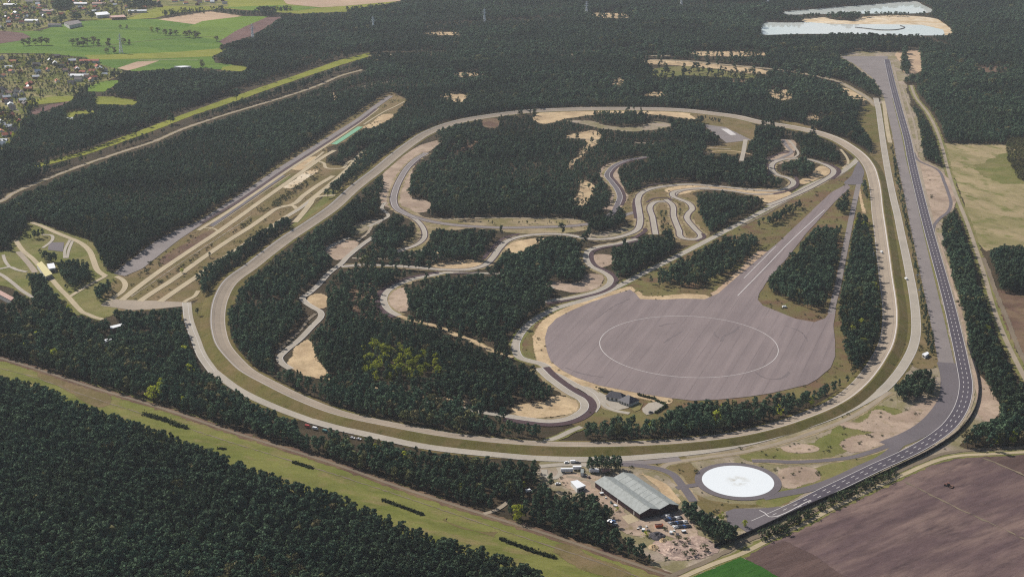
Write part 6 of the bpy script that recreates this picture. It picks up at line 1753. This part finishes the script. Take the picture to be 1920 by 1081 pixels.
def vehicle(kind, mat, u_, v_, rz, label, cat='car', group=None, name=None, z=0.42):
    key = (kind, mat)
    nm = name or {'car': 'parked_car', 'van': 'white_van' if mat == 'carwhite' else 'van'}[kind]
    if key not in protos:
        o = car_shape(nm, mat, van=(kind == 'van'))
        protos[key] = o
    else:
        o = copy_tree(protos[key])
        o.name = nm
    x, y = gp(u_, v_)
    o.location = (x, y, z)
    o.rotation_euler = (0, 0, rz)
    for k in ('label', 'category', 'group'):
        if k in o:
            del o[k]
    tag(o, label, cat, group)
    return o


vehicle('van', 'carwhite', 1652.5, 476.5, 1.75, 'white van driving on the right straight of the banked oval', 'van', z=2.2)
vehicle('van', 'carwhite', 1698.5, 524, 1.75, 'white van on the pale outer road right of the oval', 'van')
vehicle('van', 'carwhite', 1471, 577, 0.2, 'white van on the grass at the tip of the run-up island wood', 'van')
vehicle('car', 'carwhite', 1062.5, 868, 0.4, 'white car by the yard road, left of the white van', 'car')
vehicle('van', 'carwhite', 1075, 867.5, 0.1, 'white van parked by the yard road above the white container', 'van')
vehicle('car', 'cardark', 1083.5, 868.5, 0.1, 'dark car right of the white van by the yard road', 'car')
vehicle('car', 'cardark', 1220, 774, 0.3, 'single black car on the clubhouse car park', 'car')
vehicle('car', 'carwhite', 1143, 977, 0.6, 'white car with others in the trees left of the hall apron', 'car')
vehicle('car', 'carblue', 1149, 979, 0.6, 'blue car at the tree edge left of the hall apron', 'car')
vehicle('car', 'carsilver', 1153, 984, 0.7, 'silver car nearest the hall apron at the tree edge', 'car')
vehicle('car', 'carwhite', 1046, 908, 0.3, 'white car alone among the pines left of the white shed', 'car')
vehicle('van', 'carwhite', 991, 922, 0.5, 'white van half hidden in the pines right of the belt', 'van')
vehicle('van', 'carred', 577, 801, -0.4, 'red truck cab in the pine belt below the oval', 'van')
vehicle('van', 'carwhite', 591, 805, -0.4, 'white van beside the red cab in the pine belt', 'van')
vehicle('van', 'teal', 610, 810, -0.4, 'teal covered van right of the red cab', 'van')
vehicle('car', 'carwhite', 661, 822, -0.3, 'white car at the pines below the outer road, left one', 'car')
vehicle('car', 'carwhite', 673, 824, -0.3, 'white car at the pines below the outer road, right one', 'car')
k = 0
for r_i, (ua, va, ub, vb, nn) in enumerate([(1240, 970, 1262, 966, 6), (1247, 975, 1276, 971, 8), (1256, 982, 1286, 979, 8), (1264, 989, 1292, 987, 7)]):
    for j in range(nn):
        t_ = j / (nn - 1)
        mat = ['cardark', 'cardark', 'carsilver', 'cardark', 'carblue', 'cardark', 'carwhite'][(k * 3 + r_i) % 7]
        cname = {'cardark': 'dark', 'carsilver': 'silver', 'carblue': 'blue', 'carwhite': 'white'}[mat]
        vehicle('car', mat, ua + (ub - ua) * t_, va + (vb - va) * t_, 2.0 + RNG.normal(0, 0.1), '%s car in the tight parking block below the hall gable' % cname, 'car', '%s cars parked below the hall gable' % cname)
        k += 1


def trailer(u_, v_, rz, L_, mat, label, cat='trailer', name='trailer'):
    e = empty(name, (*gp(u_, v_), 0.36), rz)
    tag(e, label, cat)
    mb = MB()
    mb.box(-L_ / 2, L_ / 2, -1.25, 1.25, 0.9, 3.4)
    mb.build('box_body', M[mat], e)
    mb = MB()
    mb.box(-L_ / 2 + 0.2, L_ / 2 - 0.2, -1.0, 1.0, 0.6, 0.88)
    mb.build('chassis', M['steel'], e)
    for x in (-L_ / 2 + 1.2, -L_ / 2 + 2.4, L_ / 2 - 1.5):
        for y in (-1.0, 1.0):
            mb = MB()
            mb.bar((x, y - 0.15, 0.45), (x, y + 0.15, 0.45), 0.45, 10)
            mb.build('wheel', M['tyre'], e)
    mb = MB()
    mb.box(-L_ / 2 - 0.04, -L_ / 2 + 0.02, -1.1, 1.1, 1.0, 3.2)
    mb.build('door', M['steel'], e)


trailer(1063, 885, 0.05, 10, 'whiteroof', 'long pale trailer at the left end of the yard row')
trailer(1082, 881, 0.02, 7, 'carwhite', 'white box trailer in the yard row above the white shed road')
trailer(1091.5, 890, 1.5, 8, 'greyroof', 'pale grey trailer parked end-on in the yard row')
trailer(1114, 886, 0.05, 8, 'carwhite', 'white box trailer under the small pine clump')
trailer(1136, 886, 0.0, 7, 'salmonroof', 'pinkish trailer between the pine clump and the hall')
# orange container
e = empty('waste_container', (*gp(1235.5, 988), 0.36), 0.15)
tag(e, 'orange open-topped waste container on the sandy yard', 'container')
mb = MB()
mb.prism([(-2.6, 0), (2.6, 0), (3.1, 2.2), (-3.1, 2.2)], -1.25, -1.15)
mb.prism([(-2.6, 0), (2.6, 0), (3.1, 2.2), (-3.1, 2.2)], 1.15, 1.25)
mb.add([(-2.6, -1.15, 0.02), (2.6, -1.15, 0.02), (2.6, 1.15, 0.02), (-2.6, 1.15, 0.02), (-3.1, -1.15, 2.2), (3.1, -1.15, 2.2), (3.1, 1.15, 2.2), (-3.1, 1.15, 2.2)], [(0, 1, 2, 3), (1, 5, 6, 2), (0, 3, 7, 4)])
mb.build('shell', M['orange'], e)
mb = MB()
for x in (-2, -1, 0, 1, 2):
    mb.box(x - 0.06, x + 0.06, -1.33, -1.25, 0.05, 2.15)
    mb.box(x - 0.06, x + 0.06, 1.25, 1.33, 0.05, 2.15)
mb.build('rib', M['orange'], e)
mb = MB()
mb.add([(-2.9, -1.14, 1.7), (2.9, -1.14, 1.5), (2.9, 1.14, 1.6), (-2.9, 1.14, 1.8), (0, 0, 2.3)], [(0, 1, 4), (1, 2, 4), (2, 3, 4), (3, 0, 4)])
mb.build('load', M['scrap'], e)


def heap(u_, v_, r_, h_, mat, label):
    """A low irregular pile."""
    r = np.random.default_rng(int(u_))
    V, F = [(0, 0, h_)], []
    nr, ns = 6, 22
    for i in range(1, nr + 1):
        for j in range(ns):
            a = 2 * math.pi * j / ns
            q = i / nr
            V.append((math.cos(a) * r_ * q * (1 + r.normal(0, 0.08)), math.sin(a) * r_ * 1.2 * q * (1 + r.normal(0, 0.08)), h_ * (1 - q) ** 0.8 * (1 + r.normal(0, 0.28)) - 0.05 * q))
    for j in range(ns):
        F.append((0, 1 + j, 1 + (j + 1) % ns))
    for i in range(nr - 1):
        for j in range(ns):
            a, b = 1 + i * ns + j, 1 + i * ns + (j + 1) % ns
            F.append((a, a + ns, b + ns, b))
    o = mesh_obj('rubble_heap', V, F, M[mat])
    o.location = (*gp(u_, v_), 0.36)
    tag(o, label, 'heap')


heap(1232, 1005, 6.0, 2.4, 'scrap', 'dark grey rubble heap on the sandy yard below the orange container')
heap(1243, 1013, 3.0, 1.5, 'sand', 'small pale sand heap right of the dark rubble heap')
heap(1225, 1026, 4.0, 1.6, 'sand', 'cream sand heap on the rubble ground near the pines')
heap(1262, 1032, 6.0, 1.4, 'rubble', 'broad pinkish rubble heap near the bottom track')
for (a, b, hh, lab) in [(1211, 1004, 4, 'bright green bush left of the dark rubble heap'), (1272, 1012, 4, 'wide green bush right of the small sand heap'), (1288, 1016, 4, 'olive bush on the pale rubble ground'), (1157, 958, 3, 'bright green bush by the long side of the grey hall'), (1300, 1040, 5, 'olive bush by the brown track'), (1322, 1032, 5, 'dry olive bush at the corner of the yard by the black barrier end'), (1285, 1042, 4, 'dull green bush at the foot of the rubble ground')]:
    x, y = gp(a, b)
    tree('bush', 13 + a % 3, x, y, hh, 1.3, a, lab, 'bush', z=0.5, mat='leaves' if 'bright' in lab else None)

for i_, (a, b) in enumerate([(1196, 992), (1200, 989), (1206, 995), (1212, 988), (1216, 996), (1128, 927), (1136, 934), (1146, 943), (1154, 950), (1098, 893), (1104, 896), (1258, 1000), (1264, 996), (1270, 1003), (1282, 998)]):
    e = empty('storage_crate', (*gp(a, b), 0.33), i_ * 0.7)
    tag(e, 'small pale crate strewn about the sandy yard of the grey hall', 'crate', 'crates strewn about the yard')
    sz = 0.8 + 0.35 * (i_ % 3)
    mb = MB()
    mb.box(-sz, sz, -sz * 0.7, sz * 0.7, 0, sz)
    mb.build('body', M[['browntile', 'steel', 'teal', 'whitewall', 'scrap'][i_ % 5]], e)
    mb = MB()
    mb.box(-sz * 1.05, sz * 1.05, -sz * 0.74, sz * 0.74, sz, sz + 0.15)
    mb.build('lid', M[['whitewall', 'scrap', 'steel'][i_ % 3]], e)

# tractor in the ploughed field
e = empty('tractor', (*gp(1776, 911), 0.2), 2.6)
tag(e, 'small red tractor working on the ploughed field', 'tractor')
mb = MB()
mb.prism([(-0.4, 0.9), (2.4, 0.8), (2.4, 1.6), (0.4, 1.8), (-0.4, 1.8)], -0.5, 0.5)
mb.build('bonnet', M['brick'], e)
mb = MB()
mb.box(-1.6, 0.1, -0.8, 0.8, 1.2, 3.0, 0.12)
c_ = mb.build('cab', M['glass'], e)
mb = MB()
mb.box(-1.7, 0.2, -0.85, 0.85, 3.0, 3.15)
mb.build('roof', M['brick'], c_)
for x, r_, y in ((-1.1, 0.95, -1.0), (-1.1, 0.95, 1.0), (1.8, 0.6, -0.85), (1.8, 0.6, 0.85)):
    mb = MB()
    mb.bar((x, y - 0.25, r_), (x, y + 0.25, r_), r_, 14)
    mb.build('wheel', M['tyre'], e)
mb = MB()
mb.box(-4.6, -1.9, -2.4, 2.4, 0.3, 0.8)
for y in range(-2, 3):
    mb.box(-3.6, -3.3, y - 0.1, y + 0.1, -0.1, 0.3)
mb.build('plough', M['browntile'], e)

# floating pipe on the near pond
fp = spline(np.array([gp(a, b) for a, b in [(1603, 52), (1622, 54), (1650, 57), (1675, 57), (1690, 55), (1696, 52), (1688, 49)]]), 6)
mb = MB()
for a, b in zip(fp[:-1], fp[1:]):
    mb.bar((a[0], a[1], 1.2), (b[0], b[1], 1.2), 1.1, 6)
tag(mb.build('floating_pipe', M['scrap']), 'dark floating pipe looping across the near pond', 'pipe')

# black barrier outside the lower highway, its black standing in for embankment shade
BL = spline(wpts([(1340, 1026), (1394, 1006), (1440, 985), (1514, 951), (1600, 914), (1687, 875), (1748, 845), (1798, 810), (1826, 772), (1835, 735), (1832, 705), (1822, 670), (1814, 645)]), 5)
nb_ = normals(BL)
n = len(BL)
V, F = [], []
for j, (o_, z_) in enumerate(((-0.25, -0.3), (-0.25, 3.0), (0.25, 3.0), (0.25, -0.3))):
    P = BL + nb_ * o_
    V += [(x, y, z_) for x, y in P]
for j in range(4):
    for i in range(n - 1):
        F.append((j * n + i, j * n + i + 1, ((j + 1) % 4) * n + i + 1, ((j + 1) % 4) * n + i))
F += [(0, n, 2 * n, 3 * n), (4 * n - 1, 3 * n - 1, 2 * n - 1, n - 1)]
bar_e = empty('bank_shade_wall', (0, 0, 0))
tag(bar_e, 'long low black barrier standing for bank shade outside the lower highway bend', 'shadewall')
mesh_obj('panel', V, F, M['shadewall'], bar_e)
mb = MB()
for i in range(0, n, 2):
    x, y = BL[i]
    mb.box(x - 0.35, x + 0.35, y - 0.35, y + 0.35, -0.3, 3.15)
mb.build('post', M['shadewall'], bar_e)['kind'] = 'stuff'

# ------------------------------------------------------------------ pylons
M['pylon'] = plain('pale_galvanised_lattice', (0.75, 0.76, 0.76, 1), 0.6, 0.3, 0.03)


def pylon(u_, v_, H_, label):
    x, y = gp(u_, v_)
    e = empty('lattice_pylon', (x, y, 0), 0.5)
    tag(e, label, 'pylon', 'power line pylons')
    hb, ht = H_ * 0.085, 0.5
    mb = MB()
    r0 = 0.6
    lv = [0, 0.2, 0.38, 0.54, 0.68, 0.8, 0.9, 1.0]

    def half(t):
        return hb + (ht * 1.6 - hb) * min(1, t / 0.68) if t < 0.68 else ht * 1.6 + (0.15 - ht * 1.6) * (t - 0.68) / 0.32
    for i in range(len(lv) - 1):
        a, b = half(lv[i]), half(lv[i + 1])
        za, zb = lv[i] * H_, lv[i + 1] * H_
        ca = [(-a, -a, za), (a, -a, za), (a, a, za), (-a, a, za)]
        cb = [(-b, -b, zb), (b, -b, zb), (b, b, zb), (-b, b, zb)]
        for k in range(4):
            mb.bar(ca[k], cb[k], r0)
            mb.bar(ca[k], cb[(k + 1) % 4], r0 * 0.6)
            mb.bar(ca[(k + 1) % 4], cb[k], r0 * 0.6)
            mb.bar(cb[k], cb[(k + 1) % 4], r0 * 0.6)
    mb.build('tower', M['pylon'], e)
    for t_, wa in ((0.7, 7.0), (0.81, 5.5), (0.92, 4.0)):
        mb = MB()
        b = half(t_)
        for s in (-1, 1):
            tip = (s * wa, 0, t_ * H_ + 0.3)
            for yy in (-b, b):
                mb.bar((s * b, yy, t_ * H_), tip, 0.45)
                mb.bar((s * b, yy, t_ * H_ + 1.8), tip, 0.15)
        arm = mb.build('cross_arm', M['pylon'], e)
        for s in (-1, 1):
            mb = MB()
            mb.bar((s * wa, 0, t_ * H_ + 0.2), (s * wa, 0, t_ * H_ - 1.8), 0.14)
            mb.build('insulator', M['glass'], arm)


pylon(227, 100, 45, 'pale lattice pylon standing alone on the green fields')
pylon(474, 77, 42, 'lattice pylon at the tip of the brown ploughed wedge')
pylon(700, 62, 42, 'lattice pylon in the far pines, first right of the fields')
pylon(908.5, 46, 42, 'lattice pylon in the far pines, second right of the fields')
pylon(1099.5, 31, 42, 'lattice pylon in the far pines beside the tan felled clearing')
pylon(1277, 15, 42, 'lattice pylon at the top edge left of the ponds')
pylon(1440, 9, 42, 'lattice pylon at the left tip of the far pond, cut by the top edge')
# small sign posts beside the grey carriageway
for (a, b, lab) in [(1720, 521, 'white sign post beside the grey carriageway, upper one'), (1724, 549, 'white sign post beside the grey carriageway, lower one')]:
    e = empty('sign_post', (*gp(a, b), 0.3), 0.1)
    tag(e, lab, 'sign')
    mb = MB()
    mb.bar((0, 0, 0), (0, 0, 4), 0.12, 8)
    mb.build('post', M['steel'], e)
    mb = MB()
    mb.box(-2.2, 2.2, -0.06, 0.06, 2.6, 4.2)
    mb.build('board', M['whiteroof'], e)

# ------------------------------------------------------------------ light and air
SUN_AZ, SUN_EL = math.radians(-50), math.radians(42)      # azimuth from +Y towards +X
to_sun = Vector((math.sin(SUN_AZ) * math.cos(SUN_EL), math.cos(SUN_AZ) * math.cos(SUN_EL), math.sin(SUN_EL)))
sd = bpy.data.lights.new('sun', 'SUN')
sd.energy = 4.0
sd.angle = math.radians(0.6)
sd.color = (1.0, 0.95, 0.88)
so = bpy.data.objects.new('sun', sd)
so.rotation_euler = to_sun.to_track_quat('Z', 'Y').to_euler()
so.location = (0, 0, 900)
COL.objects.link(so)
world = bpy.data.worlds.new('World')
scene.world = world
world.use_nodes = True
wn = world.node_tree
bg = wn.nodes.get('Background') or wn.nodes.new('ShaderNodeBackground')
sky = wn.nodes.new('ShaderNodeTexSky')
sky.sky_type = 'NISHITA'
sky.sun_disc = False
sky.sun_elevation = SUN_EL
sky.sun_rotation = SUN_AZ
sky.air_density = 1.0
sky.dust_density = 2.0
wn.links.new(sky.outputs[0], bg.inputs[0])
bg.inputs[1].default_value = 0.06

HAZE = 2.9e-5
if HAZE:
    mb = MB()
    mb.box(-8000, 8000, -700, 12000, -1.6, 520)
    t = bpy.data.materials.new('haze_air')
    t.use_nodes = True
    t.node_tree.nodes.clear()
    ou = t.node_tree.nodes.new('ShaderNodeOutputMaterial')
    pv = t.node_tree.nodes.new('ShaderNodeVolumePrincipled')
    pv.inputs['Density'].default_value = HAZE
    pv.inputs['Color'].default_value = (0.84, 0.90, 0.98, 1)
    pv.inputs['Anisotropy'].default_value = 0.2
    t.node_tree.links.new(pv.outputs[0], ou.inputs['Volume'])
    hz = mb.build('haze', t)
    tag(hz, 'thin pale haze over the whole landscape', 'haze', kind='stuff')

scene.view_settings.view_transform = 'Standard'
scene.view_settings.look = 'None'
scene.view_settings.exposure = 0.6
scene.view_settings.gamma = 1.0
scene.view_settings.use_curve_mapping = False
scene.cycles.max_bounces = 6
scene.cycles.diffuse_bounces = 2
scene.cycles.transparent_max_bounces = 8
scene.cycles.volume_bounces = 1
scene.cycles.use_denoising = False
scene.cycles.filter_width = 1.2
